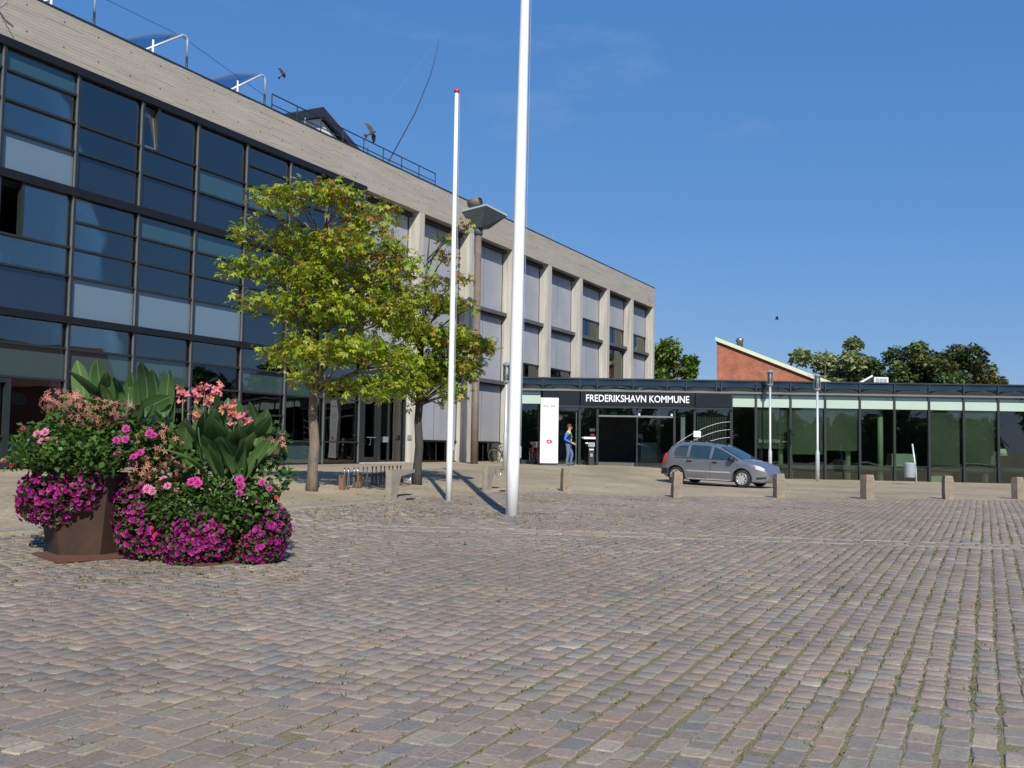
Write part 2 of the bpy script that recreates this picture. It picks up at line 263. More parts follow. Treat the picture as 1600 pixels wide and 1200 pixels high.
# ------------------------------------------------------------------ mesh helpers
class MB:
    def __init__(s): s.v = []; s.f = []; s.m = []
    def add(s, vs, fs, mi=0):
        o = len(s.v); s.v += [tuple(p) for p in vs]; s.f += [tuple(i + o for i in f) for f in fs]; s.m += [mi] * len(fs); return s
    def box(s, a, b, mi=0):
        (x0, y0, z0), (x1, y1, z1) = a, b
        return s.add([(x0, y0, z0), (x1, y0, z0), (x1, y1, z0), (x0, y1, z0), (x0, y0, z1), (x1, y0, z1), (x1, y1, z1), (x0, y1, z1)],
                     [(0, 3, 2, 1), (4, 5, 6, 7), (0, 1, 5, 4), (1, 2, 6, 5), (2, 3, 7, 6), (3, 0, 4, 7)], mi)
    def cbox(s, a, b, ch, mi=0):
        """box with chamfered vertical edges and top"""
        (x0, y0, z0), (x1, y1, z1) = a, b; c = ch
        def ring(i, z): 
            X0, Y0, X1, Y1 = x0 + i, y0 + i, x1 - i, y1 - i
            return [(X0 + c, Y0, z), (X1 - c, Y0, z), (X1, Y0 + c, z), (X1, Y1 - c, z), (X1 - c, Y1, z), (X0 + c, Y1, z), (X0, Y1 - c, z), (X0, Y0 + c, z)]
        vs = ring(0, z0) + ring(0, z1 - c) + ring(c, z1)
        fs = [tuple(range(7, -1, -1)), tuple(range(16, 24))]
        for k in (0, 8):
            for i in range(8): fs.append((k + i, k + (i + 1) % 8, k + 8 + (i + 1) % 8, k + 8 + i))
        return s.add(vs, fs, mi)
    def tube(s, pts, r, n=8, mi=0, caps=True):
        pts = [Vector(p) for p in pts]; rs = r if isinstance(r, (list, tuple)) else [r] * len(pts)
        o = len(s.v); prev = None
        for i, p in enumerate(pts):
            t = (pts[min(i + 1, len(pts) - 1)] - pts[max(i - 1, 0)]).normalized()
            if prev is None: a = t.orthogonal().normalized()
            else:
                a = prev - t * prev.dot(t); a = a.normalized() if a.length > 1e-6 else t.orthogonal().normalized()
            prev = a; b = t.cross(a)
            for k in range(n):
                q = p + (a * math.cos(2 * PI * k / n) + b * math.sin(2 * PI * k / n)) * rs[i]; s.v.append(tuple(q))
        for i in range(len(pts) - 1):
            for k in range(n):
                s.f.append((o + i * n + k, o + i * n + (k + 1) % n, o + (i + 1) * n + (k + 1) % n, o + (i + 1) * n + k)); s.m.append(mi)
        if caps:
            s.f.append(tuple(o + k for k in range(n - 1, -1, -1))); s.m.append(mi)
            e = o + (len(pts) - 1) * n; s.f.append(tuple(e + k for k in range(n))); s.m.append(mi)
        return s
    def lathe(s, prof, n=16, c=(0, 0, 0), mi=0, rot=0):
        o = len(s.v)
        for r, z in prof:
            for k in range(n): a = 2 * PI * k / n + rot; s.v.append((c[0] + r * math.cos(a), c[1] + r * math.sin(a), c[2] + z))
        for i in range(len(prof) - 1):
            for k in range(n): s.f.append((o + i * n + k, o + i * n + (k + 1) % n, o + (i + 1) * n + (k + 1) % n, o + (i + 1) * n + k)); s.m.append(mi)
        s.f.append(tuple(o + k for k in range(n - 1, -1, -1))); s.m.append(mi)
        e = o + (len(prof) - 1) * n; s.f.append(tuple(e + k for k in range(n))); s.m.append(mi); return s
    def prism(s, poly, axis, a, b, mi=0):
        """polygon extruded along axis 0/1/2 from a to b"""
        def P(u, v, w): return [(w, u, v), (u, w, v), (u, v, w)][axis]
        n = len(poly); vs = [P(u, v, a) for u, v in poly] + [P(u, v, b) for u, v in poly]
        fs = [tuple(range(n)), tuple(range(2 * n - 1, n - 1, -1))] + [(i, (i + 1) % n, n + (i + 1) % n, n + i) for i in range(n)]
        o = len(s.v); s.add(vs, fs, mi); s.fix = True; return s
    def build(s, name, mats, parent=None, smooth=False, loc=None):
        me = bpy.data.meshes.new(name); me.from_pydata(s.v, [], s.f)
        for mm in (mats if isinstance(mats, (list, tuple)) else [mats]): me.materials.append(MATS[mm])
        me.polygons.foreach_set('material_index', s.m)
        if getattr(s, 'fix', False):
            bm = bmesh.new(); bm.from_mesh(me); bmesh.ops.recalc_face_normals(bm, faces=bm.faces); bm.to_mesh(me); bm.free()
        if smooth: me.polygons.foreach_set('use_smooth', [True] * len(me.polygons)); 
        me.update(); return link(name, me, parent, loc)
def link(name, data, parent=None, loc=None):
    o = bpy.data.objects.new(name, data); C.objects.link(o)
    if parent is not None: o.parent = parent
    if loc is not None: o.location = loc
    return o
def tag(o, label, cat, group=None, kind=None):
    if label: o['label'] = label
    if cat: o['category'] = cat
    if group: o['group'] = group
    if kind: o['kind'] = kind
    return o
def empty(name, loc, rz=0, label=None, cat=None, group=None):
    o = link(name, None); o.location = loc; o.rotation_euler = (0, 0, rz); o.empty_display_size = .2
    return tag(o, label, cat, group)
def copy_tree(o, parent=None):
    c = o.copy(); C.objects.link(c); c.parent = parent
    for ch in [x for x in o.children]: copy_tree(ch, c)
    return c
def np_mesh(name, V, F, mat, parent=None, col=None, tone=None, loc=None):
    """V (n,3), F (m,k) arrays; col per vertex"""
    me = bpy.data.meshes.new(name); n, k = len(V), F.shape[1]
    me.vertices.add(n); me.vertices.foreach_set('co', np.ascontiguousarray(V, dtype=np.float32).ravel())
    me.loops.add(F.size); me.loops.foreach_set('vertex_index', F.astype(np.int32).ravel())
    me.polygons.add(len(F)); me.polygons.foreach_set('loop_start', np.arange(0, F.size, k, dtype=np.int32))
    me.update(calc_edges=True); me.validate()
    if col is not None:
        a = me.color_attributes.new('Col', 'FLOAT_COLOR', 'POINT'); a.data.foreach_set('color', np.c_[col, np.ones(n)].astype(np.float32).ravel())
    if tone is not None:
        a = me.attributes.new('tone', 'FLOAT', 'POINT'); a.data.foreach_set('value', tone.astype(np.float32))
    me.materials.append(MATS[mat]); return link(name, me, parent, loc)
def text_mesh(name, body, width, height, mat, parent, loc, rot, bold=0., depth=.01):
    cu = bpy.data.curves.new('text', 'FONT'); cu.body = body; cu.size = 1; cu.extrude = depth / 2; cu.offset = bold; cu.resolution_u = 3
    t = bpy.data.objects.new('text', cu); C.objects.link(t); dg = bpy.context.evaluated_depsgraph_get()
    me = bpy.data.meshes.new_from_object(t.evaluated_get(dg)); bpy.data.objects.remove(t)
    co = np.array([v.co[:] for v in me.vertices]); x0, x1, y0, y1 = co[:, 0].min(), co[:, 0].max(), co[:, 1].min(), co[:, 1].max()
    for v in me.vertices: v.co = ((v.co.x - x0) / (x1 - x0) * width, (v.co.y - y0) / (y1 - y0) * height, v.co.z)
    me.materials.clear(); me.materials.append(MATS[mat]); o = link(name, me, parent, loc); o.rotation_euler = rot; return o

# ================================================================== GROUND
def Gv(X, Y):
    d = DF + NX * X + NY * Y; t = np.clip((d - 7) / 8, 0, 1); s = t * t * (3 - 2 * t)
    return -(.86 + s * (.42 + .3 * np.clip((32 - Y) / 32, 0, 1) + .006 * np.maximum(X, 0)))
def bol_y(X): return 27.75 + .18 * (X - 1.5)
def in_cob(X, Y): return (DF + NX * X + NY * Y > 12.05) & (Y < bol_y(X) - .12)
xs = np.r_[-600, -300, -150, -80, -60, np.arange(-40, 42.01, .5), 60, 80, 150, 300, 600]
ys = np.r_[-500, -250, -120, -60, -40, np.arange(-24, 84.01, .5), 100, 150, 300, 600, 1200]
XX, YY = np.meshgrid(xs, ys); ZZ = Gv(np.clip(XX, -40, 40), np.clip(YY, -24, 84)) - .055 * (in_cob(XX, YY) & in_cob(XX - .45, YY + .2) & in_cob(XX, YY + .5))
nx = len(xs); I = np.arange(len(xs) * len(ys)).reshape(len(ys), nx)
F = np.stack([I[:-1, :-1], I[:-1, 1:], I[1:, 1:], I[1:, :-1]], -1).reshape(-1, 4)
go = np_mesh('ground', np.stack([XX, YY, ZZ], -1).reshape(-1, 3), F, 'paving_beige'); go['kind'] = 'structure'
go.data.polygons.foreach_set('use_smooth', [True] * len(go.data.polygons))
# joint bed under the cobbles
bx_, by_ = np.arange(-16, 24, .25), np.arange(-6, 33, .25)
XX, YY = np.meshgrid(bx_, by_); I = np.arange(XX.size).reshape(XX.shape)
F = np.stack([I[:-1, :-1], I[:-1, 1:], I[1:, 1:], I[1:, :-1]], -1).reshape(-1, 4)
cx, cy = XX.ravel()[F].mean(1), YY.ravel()[F].mean(1); F = F[in_cob(cx, cy)]
plaza = np_mesh('plaza_paving', np.stack([XX, YY, Gv(XX, YY) - .007], -1).reshape(-1, 3), F, 'joint_bed'); plaza['kind'] = 'structure'
plaza['label'] = 'mossy sand bed of the cobbled square'
# cobbles in rows
RA = math.radians(25.3); vx, vy = math.sin(RA), math.cos(RA); wx, wy = vy, -vx
def band_off(X, Y): return (Y - (16.75 - .1 * X)) / 1.005
stones = []
row = -14.0; i = 0
while row < 26:
    wr = .150 * random.uniform(.94, 1.06); a = -8 + random.random() * .2
    while a < 38:
        ln = random.choice((.12, .14, .16, .18, .2, .22, .26)) * random.uniform(.92, 1.1)
        c = a + ln / 2; X = wx * row + vx * c; Y = wy * row + vy * c
        wob = .006 * math.sin(c * 1.7 + i * 2.1) + .03 * math.sin(c * .16 + .04 * i)
        X += wx * wob; Y += wy * wob
        if 2.6 < Y and abs(X) < .60 * Y + 2.2 and dist(X, Y) > 12.17 and Y < bol_y(X) - .2 and abs(band_off(X, Y)) > .43:
            stones.append((X, Y, ln - random.uniform(.003, .010), wr - random.uniform(.006, .018) - (.004 if X > .5 else 0), RA))
        a += ln
    row += wr; i += 1
# crosswise band: two courses of pale slabs with cobbles laid along between them
bdir = math.atan(-.1); slabs = []
for off, wd in ((-.34, .13), (.34, .13), (-.17, .17), (0, .16), (.17, .17)):
    a = -14.0
    while a < 22:
        ln = random.uniform(.32, .5) if wd == .13 else random.uniform(.17, .26)
        X = (a + ln / 2) * math.cos(bdir) - off * math.sin(bdir); Y = 16.75 + (a + ln / 2) * math.sin(bdir) + off * math.cos(bdir)
        if dist(X, Y) > 12.25 and abs(X) < .6 * Y + 2.2:
            (slabs if wd == .13 else stones).append((X, Y, wd - .015, ln - .014, -bdir))
        a += ln
def stone_arrays(L, jit=.006, tilt=.0011):
    """eight-sided tops with chipped corners, a narrow worn edge and sides"""
    A = np.array(L); n = len(A); c, s = np.cos(A[:, 4]), np.sin(A[:, 4]); e1 = np.stack([s, c], -1); e2 = np.stack([c, -s], -1)
    hl, hw = A[:, 2] / 2, A[:, 3] / 2; zc = Gv(A[:, 0], A[:, 1]) + RNG.normal(0, .0022, n); t1, t2 = RNG.normal(0, tilt, n), RNG.normal(0, tilt, n)
    sg = [(-1, -1), (1, -1), (1, 1), (-1, 1)]; V = np.zeros((n, 24, 3)); jj = RNG.normal(0, jit, (n, 4, 2)); ch = RNG.uniform(.004, .028, (n, 8))
    for L_, (ins, dz) in enumerate(((.0075, 0), (.0008, -.0045), (0, -.06))):
        for q, (sl, sw) in enumerate(sg):
            l0 = sl * (hl - ins) + jj[:, q, 0]; w0 = sw * (hw - ins) + jj[:, q, 1]
            for k in range(2):
                along = (k == 1) == (q % 2 == 0)          # which of the two cut points runs along the row
                l = l0 - sl * ch[:, 2 * q + k] * along; w_ = w0 - sw * ch[:, 2 * q + k] * (not along)
                V[:, L_ * 8 + 2 * q + k, :2] = A[:, :2] + e1 * l[:, None] + e2 * w_[:, None]; V[:, L_ * 8 + 2 * q + k, 2] = zc + dz + t1 * sl + t2 * sw
    ft = [tuple(range(7, -1, -1))]; fq = [(a + k, a + (k + 1) % 8, a + 8 + (k + 1) % 8, a + 8 + k) for a in (0, 8) for k in range(8)]
    tops = [(0, 3, 2, 1), (0, 5, 4, 3), (0, 7, 6, 5)]     # the eight-gon as three quads
    F = (np.arange(n) * 24)[:, None, None] + np.array(tops + fq)[None]
    return V.reshape(-1, 3), F.reshape(-1, 4), n
stones.sort(key=lambda q: (0 if abs(q[0]) < .53 * q[1] + .1 and q[1] > 4.55 else 1, q[1]))
near_s, far_s = stones[:300], stones[300:]
V, F, n = stone_arrays(far_s)
fo = np_mesh('cobblestone_field', V, F, 'stone_field', plaza, tone=np.repeat(RNG.random(n), 24)); fo['kind'] = 'stuff'
V, F, n = stone_arrays(slabs, .003, .001)
so = np_mesh('slab_course', V, F, 'pale_slab', plaza); so['kind'] = 'stuff'
# the nearest 300 stones one by one, on eight shared shapes
shapes = []
for q in range(10):
    r = random.Random(q); L_, W_ = .18, .138; ring = []
    for k, (sl, sw) in enumerate(((-1, -1), (1, -1), (1, 1), (-1, 1))):
        l0, w0 = sl * L_ / 2 + r.gauss(0, .005), sw * W_ / 2 + r.gauss(0, .005)
        for kk in range(2):
            c = r.uniform(.004, .026); along = (kk == 1) == (k % 2 == 0); ring.append((l0 - sl * c * along, w0 - sw * c * (not along)))
    mid = [((ring[k][0] + ring[(k + 1) % 8][0]) / 2 + r.gauss(0, .0025), (ring[k][1] + ring[(k + 1) % 8][1]) / 2 + r.gauss(0, .0025)) for k in range(8)]
    rg = [p for k in range(8) for p in (ring[k], mid[k])]; vs = [(x - .0075 * (1 if x > 0 else -1), y - .0075 * (1 if y > 0 else -1), r.gauss(0, .0012)) for x, y in rg] + [(x, y, -.005) for x, y in rg] + [(x, y, -.06) for x, y in rg]
    vs = [(x / L_, y / W_, z) for x, y, z in vs]; fs = [tuple(range(16))] + [(a + (k + 1) % 16, a + k, a + 16 + k, a + 16 + (k + 1) % 16) for a in (0, 16) for k in range(16)]
    me = bpy.data.meshes.new('cobblestone'); me.from_pydata(vs, [], fs); me.materials.append(MATS['stone_single']); shapes.append(me)
for (X, Y, ln, wd, an) in near_s:
    o = bpy.data.objects.new('cobblestone', random.choice(shapes)); C.objects.link(o); o.parent = plaza
    o.location = (X, Y, G(X, Y) + random.gauss(0, .003)); o.scale = (ln, wd, 1); o.rotation_euler = (random.gauss(0, .009), random.gauss(0, .009), PI / 2 - an + random.choice((0, PI)))
# grass and moss tufts growing in the joints
def tufts(L, name, parent, lo, hi, blades):
    Vt, Ft, Ct = [], [], []
    for (X, Y, z, k) in L:
        g = random.random()
        for _ in range(blades):
            a = random.random() * 2 * PI; h = random.uniform(lo, hi) * k; le = random.uniform(.3, 1.1) * h; bw = random.uniform(.003, .006) * (1 + .05 * Y)
            ox, oy = random.gauss(0, .022) * k, random.gauss(0, .022) * k
            dx, dy = math.cos(a), math.sin(a); o = len(Vt)
            Vt += [(X + ox - dy * bw, Y + oy + dx * bw, z - .012), (X + ox + dy * bw, Y + oy - dx * bw, z - .012), (X + ox + dx * le, Y + oy + dy * le, z - .012 + h)]
            Ft.append((o, o + 1, o + 2)); c = (.10 + .08 * g, .125 + .06 * g, .025 + .02 * g); Ct += [c] * 3
    return np_mesh(name, np.array(Vt), np.array(Ft), 'leaf', parent, col=np.array(Ct))
TL = []
def patch(X, Y): return .5 + .5 * math.sin(X * 1.1 + 2 * math.sin(Y * .6)) * math.sin(Y * .9 + 1.7 * math.sin(X * .5))
for (X, Y, ln, wd, an) in stones:
    if an != RA or Y > 21: continue
    p = (.10 + .55 * patch(X, Y) ** 2) * (1.25 if X > 0 else .8) * min(1.2, .4 + Y / 10)
    for _ in range(2):
        if random.random() < p:
            e = (wd / 2 + .012); t = random.uniform(-.5, .5) * ln
            TL.append((X + wx * e + vx * t, Y + wy * e + vy * t, G(X, Y), random.uniform(.5, 1.1)))
for (X, Y, rr, k) in ((.3, 20.3, .5, 60), (-.9, 20.0, .6, 40), (-2.4, 19.4, .8, 40), (2.2, 23.5, .5, 25), (1.1, 24.2, .5, 25), (-5.4, 11.3, 1.2, 110), (-3.8, 11.4, 1.3, 130), (3.4, 26, .4, 20), (-2.2, 11.6, .7, 40), (6.5, 24, .5, 16)):
    for _ in range(k):
        x, y = X + random.gauss(0, rr), Y + random.gauss(0, rr * .5)
        if dist(x, y) > 12.2: TL.append((x, y, G(x, y) + .006, random.uniform(.6, 1.3)))
tg = tufts(TL, 'joint_grass', None, .012, .034, 7); tag(tg, 'short grass and moss tufts growing in the cobble joints', 'grass', kind='stuff')
LV_P = np.array([(x, y, G(x, y) + .012) for x, y in [(random.gauss(-3.0, 2.2), random.gauss(24.5, 2.4)) for _ in range(150)] + [(random.uniform(-6, 12), random.uniform(9, 34)) for _ in range(110)]])
LEAF0 = (np.array([(0, 0, 0), (.5, -.32, .1), (1, 0, .0), (.5, .32, .12)], float), np.array([(0, 1, 2, 3)]))
_T = RNG.uniform(0, 2 * PI, len(LV_P)); _S = RNG.uniform(.04, .09, len(LV_P)); _V = LV_P[:, None] + _S[:, None, None] * np.stack([LEAF0[0][None, :, 0] * np.cos(_T)[:, None] - LEAF0[0][None, :, 1] * np.sin(_T)[:, None], LEAF0[0][None, :, 0] * np.sin(_T)[:, None] + LEAF0[0][None, :, 1] * np.cos(_T)[:, None], LEAF0[0][None, :, 2] + 0 * _T[:, None]], -1)
_F = (np.arange(len(LV_P)) * 4)[:, None] + np.arange(4)[None]; fl_ = np_mesh('fallen_leaves', _V.reshape(-1, 3), _F, 'leaf', col=np.repeat(np.array((.20, .11, .04)) * RNG.uniform(.5, 1.5, (len(LV_P), 1)), 4, 0)); tag(fl_, 'dry brown leaves scattered over the paving', 'fallen leaves', kind='stuff')
# kerb line between the cobbles and the beige paving
kerb = link('kerb', None); kerb['kind'] = 'structure'
s = -2.0
while s < 18.6:
    ln = random.uniform(.9, 1.2); b = MB(); p0, p1 = fac(s + .006, 12.06), fac(s + ln - .006, 12.06); q0, q1 = fac(s + .006, 11.88), fac(s + ln - .006, 11.88)
    vs = [(*p, G(*p) + dz) for dz in (-.1, .012) for p in (p0, p1, q1, q0)]
    b.add(vs, [(0, 3, 2, 1), (4, 5, 6, 7), (0, 1, 5, 4), (1, 2, 6, 5), (2, 3, 7, 6), (3, 0, 4, 7)]); b.fix = True
    b.build('kerb_stone', 'kerb_granite', kerb); s += ln

# ================================================================== CONCRETE OFFICE BUILDING
B0 = fac(0); bld = empty('office_building', (B0[0], B0[1], 0), PI / 2 - TH, 'long concrete office building with dark curtain wall glazing and grey recessed panels', 'building')
# local axes: x along the front, y into the building, z up from eye level
SE = 73.0; PITCHB = 4.83; M = 2.415; GE = SE - 8 * PITCHB       # 34.36 end of the curtain wall
SL = GE - 10 * M; ZT, ZP = 12.3, 10.72; ZG = -.95
def part(name, mat, *boxes, parent=bld, chs=0):
    b = MB()
    for a, c in boxes: b.box(a, c)
    return b.build(name, mat, parent)
# parapet in cast panels with board marks and tie holes
rp = random.Random(3); x = SL; 
while x < SE - .1:
    x1 = min(x + M, SE); b = MB(); zb = ZP if x >= GE - .1 else 10.83
    nb = 15; hb = (ZT - .04 - zb) / nb
    for k in range(nb):
        cut = (x1 - x) * .5
        for (a, c) in ((x + .004, x + cut), (x + cut, x1 - .004)):
            d = rp.choice((.002, .003, .004, .006, .008)); b.box((a, -d, zb + k * hb), (c, .35, zb + (k + 1) * hb - .004))
    for zz in (.24, .80):
        for fx in (.25, .75): b.lathe([(.02, 0), (.02, .006)], 8, (0, 0, 0), 1) if False else None
    o = b.build('parapet_panel', 'concrete_boards', bld)
    hb_ = MB()
    for zz in (.28, .78):
        for fx in (.25, .75):
            cx_, cz_ = x + fx * (x1 - x) + rp.uniform(-.03, .03), zb + zz * (ZT - zb)
            hb_.add([(cx_ + .022 * math.cos(t * PI / 4), -.0145, cz_ + .022 * math.sin(t * PI / 4)) for t in range(8)], [tuple(range(7, -1, -1))])
    hb_.build('tie_hole', 'tie_hole', o)
    x = x1
part('coping', 'mullion_dark', ((SL, -.03, ZT - .04), (SE + .02, .4, ZT)))
part('roof', 'roof_felt', ((SL, .4, ZT - .35), (SE, 17, ZT - .25)))
part('rear_wall', 'concrete', ((SL, 16.6, ZG), (SE, 17, ZT - .1)))
part('end_wall', 'concrete_pier', ((SE - .3, .5, ZG), (SE - .003, 16.6, ZT - .05)), ((SL, .3, ZG), (SL + .3, 16.6, ZT - .05)))
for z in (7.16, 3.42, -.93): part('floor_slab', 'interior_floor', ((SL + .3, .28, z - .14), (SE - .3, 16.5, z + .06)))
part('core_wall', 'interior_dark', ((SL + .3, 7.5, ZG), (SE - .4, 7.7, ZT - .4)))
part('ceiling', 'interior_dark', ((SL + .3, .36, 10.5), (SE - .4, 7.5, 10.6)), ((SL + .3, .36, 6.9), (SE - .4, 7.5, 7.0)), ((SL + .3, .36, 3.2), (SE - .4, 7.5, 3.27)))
# curtain wall
E_ = [GE - M * j for j in range(11)]
for j, e in enumerate(E_):
    b = MB(); b.box((e - .055, -.05, -.86), (e + .03, .16, 10.6), 0); b.box((e - .075, -.05, -.86), (e - .0552, .012, 10.6), 1)
    b.build('mullion', ['mullion_dark', 'mullion_cap'], bld)
for z0, z1 in ((10.6, 10.83), (7.02, 7.26), (3.3, 3.5)):
    part('floor_band', 'black_band', ((SL, -.1, z0), (GE + .03, .22, z1)))
part('plinth', 'black_band', ((SL, -.06, -1.0), (GE + .03, .2, -.83)))
def pane(x0, x1, z0, z1, mat, nm='window_pane', y=.07):
    b = MB(); b.box((x0 + .03, y, z0 + .02), (x1 - .055, y + .02, z1 - .02)); return b.build(nm, mat, bld)
def trans(x0, x1, z): part('transom', 'mullion_dark', ((x0 + .03, -.03, z - .03), (x1 - .085, .12, z + .03)))
def openwin(x0, x1, z0, z1, side):
    wq = .62
    a, c = (x0, x0 + wq) if side < 0 else (x1 - wq, x1); g0, g1 = (c, x1) if side < 0 else (x0, a)
    part('casement_post', 'mullion_dark', ((c - .04 if side < 0 else a - .04, -.04, z0), (c + .04 if side < 0 else a + .04, .14, z1)))
    pane(g0 + .03, g1, z0, z1, 'facade_glass')
    p = MB(); hx = a + .06
    p.box((0, -.02, 0), (wq - .14, .02, z1 - z0 - .1)); o = p.build('open_casement', 'facade_glass', bld); o.location = (hx, .03, z0 + .05); o.rotation_euler = (math.radians(-8), 0, 0)
    f = MB(); W, H = wq - .14, z1 - z0 - .1
    for bb in (((-.03, -.03, 0), (.02, .03, H)), ((W - .02, -.03, 0), (W + .03, .03, H)), ((.021, -.03, -.02), (W - .021, .03, .03)), ((.021, -.03, H - .03), (W - .021, .03, H + .02))): f.box(*bb)
    f.build('casement_frame', 'mullion_cap', o)
g, fz, d, l = 'facade_glass', 'frosted_pane', 'spandrel_dark', 'spandrel_light'
S3 = {0: [(9.9, 10.6, g), (9.17, 9.9, g), (8.34, 9.17, g), (7.26, 8.34, d)], 1: [(9.17, 10.6, 'R'), (8.34, 9.17, g), (7.26, 8.34, d)], 2: [(9.9, 10.6, g), (9.17, 9.9, g), (8.34, 9.17, fz), (7.26, 8.34, d)],
      3: [(9.17, 10.6, g), (8.34, 9.17, fz), (7.26, 8.34, d)], 4: [(9.17, 10.6, 'L'), (8.34, 9.17, g), (7.26, 8.34, d)], 5: [(9.17, 10.6, g), (8.34, 9.17, g), (7.26, 8.34, d)],
      6: [(9.99, 10.6, fz), (9.17, 9.99, g), (8.34, 9.17, g), (7.26, 8.34, l)], 7: [(9.99, 10.6, fz), (9.17, 9.99, g), (8.34, 9.17, g), (7.26, 8.34, l)], 8: [(9.17, 10.6, g), (8.34, 9.17, g), (7.26, 8.34, d)], 9: [(9.17, 10.6, g), (8.34, 9.17, fz), (7.26, 8.34, d)]}
S2 = {0: [(6.3, 7.02, g), (5.5, 6.3, g), (4.67, 5.5, g), (3.5, 4.67, d)], 1: [(5.5, 7.02, g), (4.67, 5.5, fz), (3.5, 4.67, d)], 2: [(6.3, 7.02, g), (5.5, 6.3, g), (4.67, 5.5, g), (3.5, 4.67, d)],
      3: [(6.3, 7.02, fz), (5.5, 6.3, g), (4.67, 5.5, g), (3.5, 4.67, l)], 4: [(6.3, 7.02, fz), (5.5, 6.3, g), (4.67, 5.5, g), (3.5, 4.67, l)], 5: [(6.3, 7.02, g), (5.5, 6.3, g), (4.67, 5.5, g), (3.5, 4.67, l)],
      6: [(5.5, 7.02, 'I'), (4.67, 5.5, g), (3.5, 4.67, d)], 7: [(5.5, 7.02, g), (4.67, 5.5, g), (3.5, 4.67, d)], 8: [(6.3, 7.02, fz), (5.5, 6.3, g), (4.67, 5.5, g), (3.5, 4.67, l)], 9: [(5.5, 7.02, g), (4.67, 5.5, g), (3.5, 4.67, d)]}
lg, fg = 'low_glass', 'frosted_green'
S1 = {0: [(2.57, 3.3, g), (1.75, 2.57, lg), (.03, 1.75, lg), (-.83, .03, lg)], 1: [(2.57, 3.3, g), (1.75, 2.57, fg), (.03, 1.75, lg), (-.83, .03, fg)], 2: [(2.57, 3.3, g), (1.75, 2.57, fg), (.96, 1.75, lg), (.03, .96, lg), (-.83, .03, fg)],
      3: [(2.57, 3.3, g), (1.75, 2.57, lg), (.96, 1.75, lg), (.03, .96, lg), (-.83, .03, fg)], 4: [(2.57, 3.3, g), (1.75, 2.57, fg), (.96, 1.75, lg), (.03, .96, lg), (-.83, .03, fg)], 5: [(2.57, 3.3, g), (1.75, 2.57, fg), (.96, 1.75, lg), (.03, .96, lg), (-.83, .03, fg)],
      6: [(2.57, 3.3, lg), (1.65, 2.57, fg), (.03, 1.65, lg), (-.83, .03, fg)], 7: [(2.57, 3.3, lg), (1.65, 2.57, fg), (.03, 1.65, lg), (-.83, .03, fg)], 8: [(2.57, 3.3, g), (1.75, 2.57, fg), (.03, 1.75, lg), (-.83, .03, fg)], 9: [(2.57, 3.3, g), (1.75, 2.57, fg), (.03, 1.75, lg), (-.83, .03, fg)]}
for j in range(10):
    x0, x1 = E_[j + 1], E_[j]
    for S_ in (S3, S2, S1):
        rows = S_[j]
        for i, (z0, z1, t) in enumerate(rows):
            if t == 'I':
                pane(x0 + .75, x1, z0, z1, g); part('casement_post', 'mullion_dark', ((x0 + .68, -.04, z0), (x0 + .76, .14, z1)))
                q_ = MB(); q_.box((0, -.02, 0), (.6, .02, z1 - z0 - .1)); o_ = q_.build('open_casement', 'facade_glass', bld); o_.location = (x0 + .06, .1, z0 + .05); o_.rotation_euler = (0, 0, math.radians(78))
            elif t in ('L', 'R'): openwin(x0, x1, z0, z1, -1 if t == 'L' else 1)
            else: pane(x0, x1, z0, z1, t, 'spandrel_panel' if t in (d, l) else ('frosted_panel' if t in (fz, fg) else 'window_pane'))
            if i: trans(x0, x1, z1)
# round columns, stair and sill clutter behind the glass
for j in range(0, 10, 1):
    if j % 2 == 0:
        b = MB(); b.lathe([(.17, -.9), (.17, 10.5)], 14, (E_[j] + .2, .8, 0)); b.build('interior_column', 'white_wall', bld, True)
for (j_, z1_, h_) in ((5, 10.55, .5), (4, 10.55, .3), (3, 10.55, .7), (1, 10.55, .4), (7, 10.55, .6), (5, 6.95, .35), (2, 6.95, .8), (0, 6.95, .5), (4, 3.2, .3), (2, 3.2, .45)):
    part('roller_blind', 'interior_light', ((E_[j_ + 1] + .1, .2, z1_ - h_), (E_[j_] - .12, .215, z1_)))
b = MB(); b.prism([(31.9, -.85), (34.1, 1.6), (34.3, 1.6), (34.3, 1.35), (32.3, -.85)], 1, 1.6, 3.0); b.build('staircase', 'interior_grey', bld)
b = MB()
for i in range(2): b.tube([(31.8, 1.5 + 1.6 * i, -.05), (34.2, 1.5 + 1.6 * i, 2.5)], .025, 6)
b.build('stair_rail', 'galvanised', bld)
for (a, z, wd, h, m_) in ((20.6, 9.2, .16, .2, 'rust_post'), (21.1, 9.2, .05, .28, 'white_wall'), (21.6, 9.2, .06, .25, 'white_wall'), (25.2, 9.2, .12, .1, 'white_wall'), (20.05, 8.4, .24, .28, 'sign_white'), (27.5, 9.2, .1, .12, 'white_wall'), (17.7, 4.72, .07, .3, 'white_wall'), (17.95, 4.72, .05, .22, 'white_wall')):
    part('sill_object', m_, ((a, .14, z), (a + wd, .24, z + h)))
# side door of the curtain wall at its near end, black frame and white handle strip
part('side_door', 'mullion_dark', ((16.3, -.07, -.83), (16.42, .05, 1.6)), ((17.9, -.07, -.83), (18.05, .05, 1.6)), ((16.421, -.07, 1.48), (17.899, .05, 1.6)))
part('door_pull', 'sign_white', ((17.55, -.1, .12), (17.6, -.075, .45)))
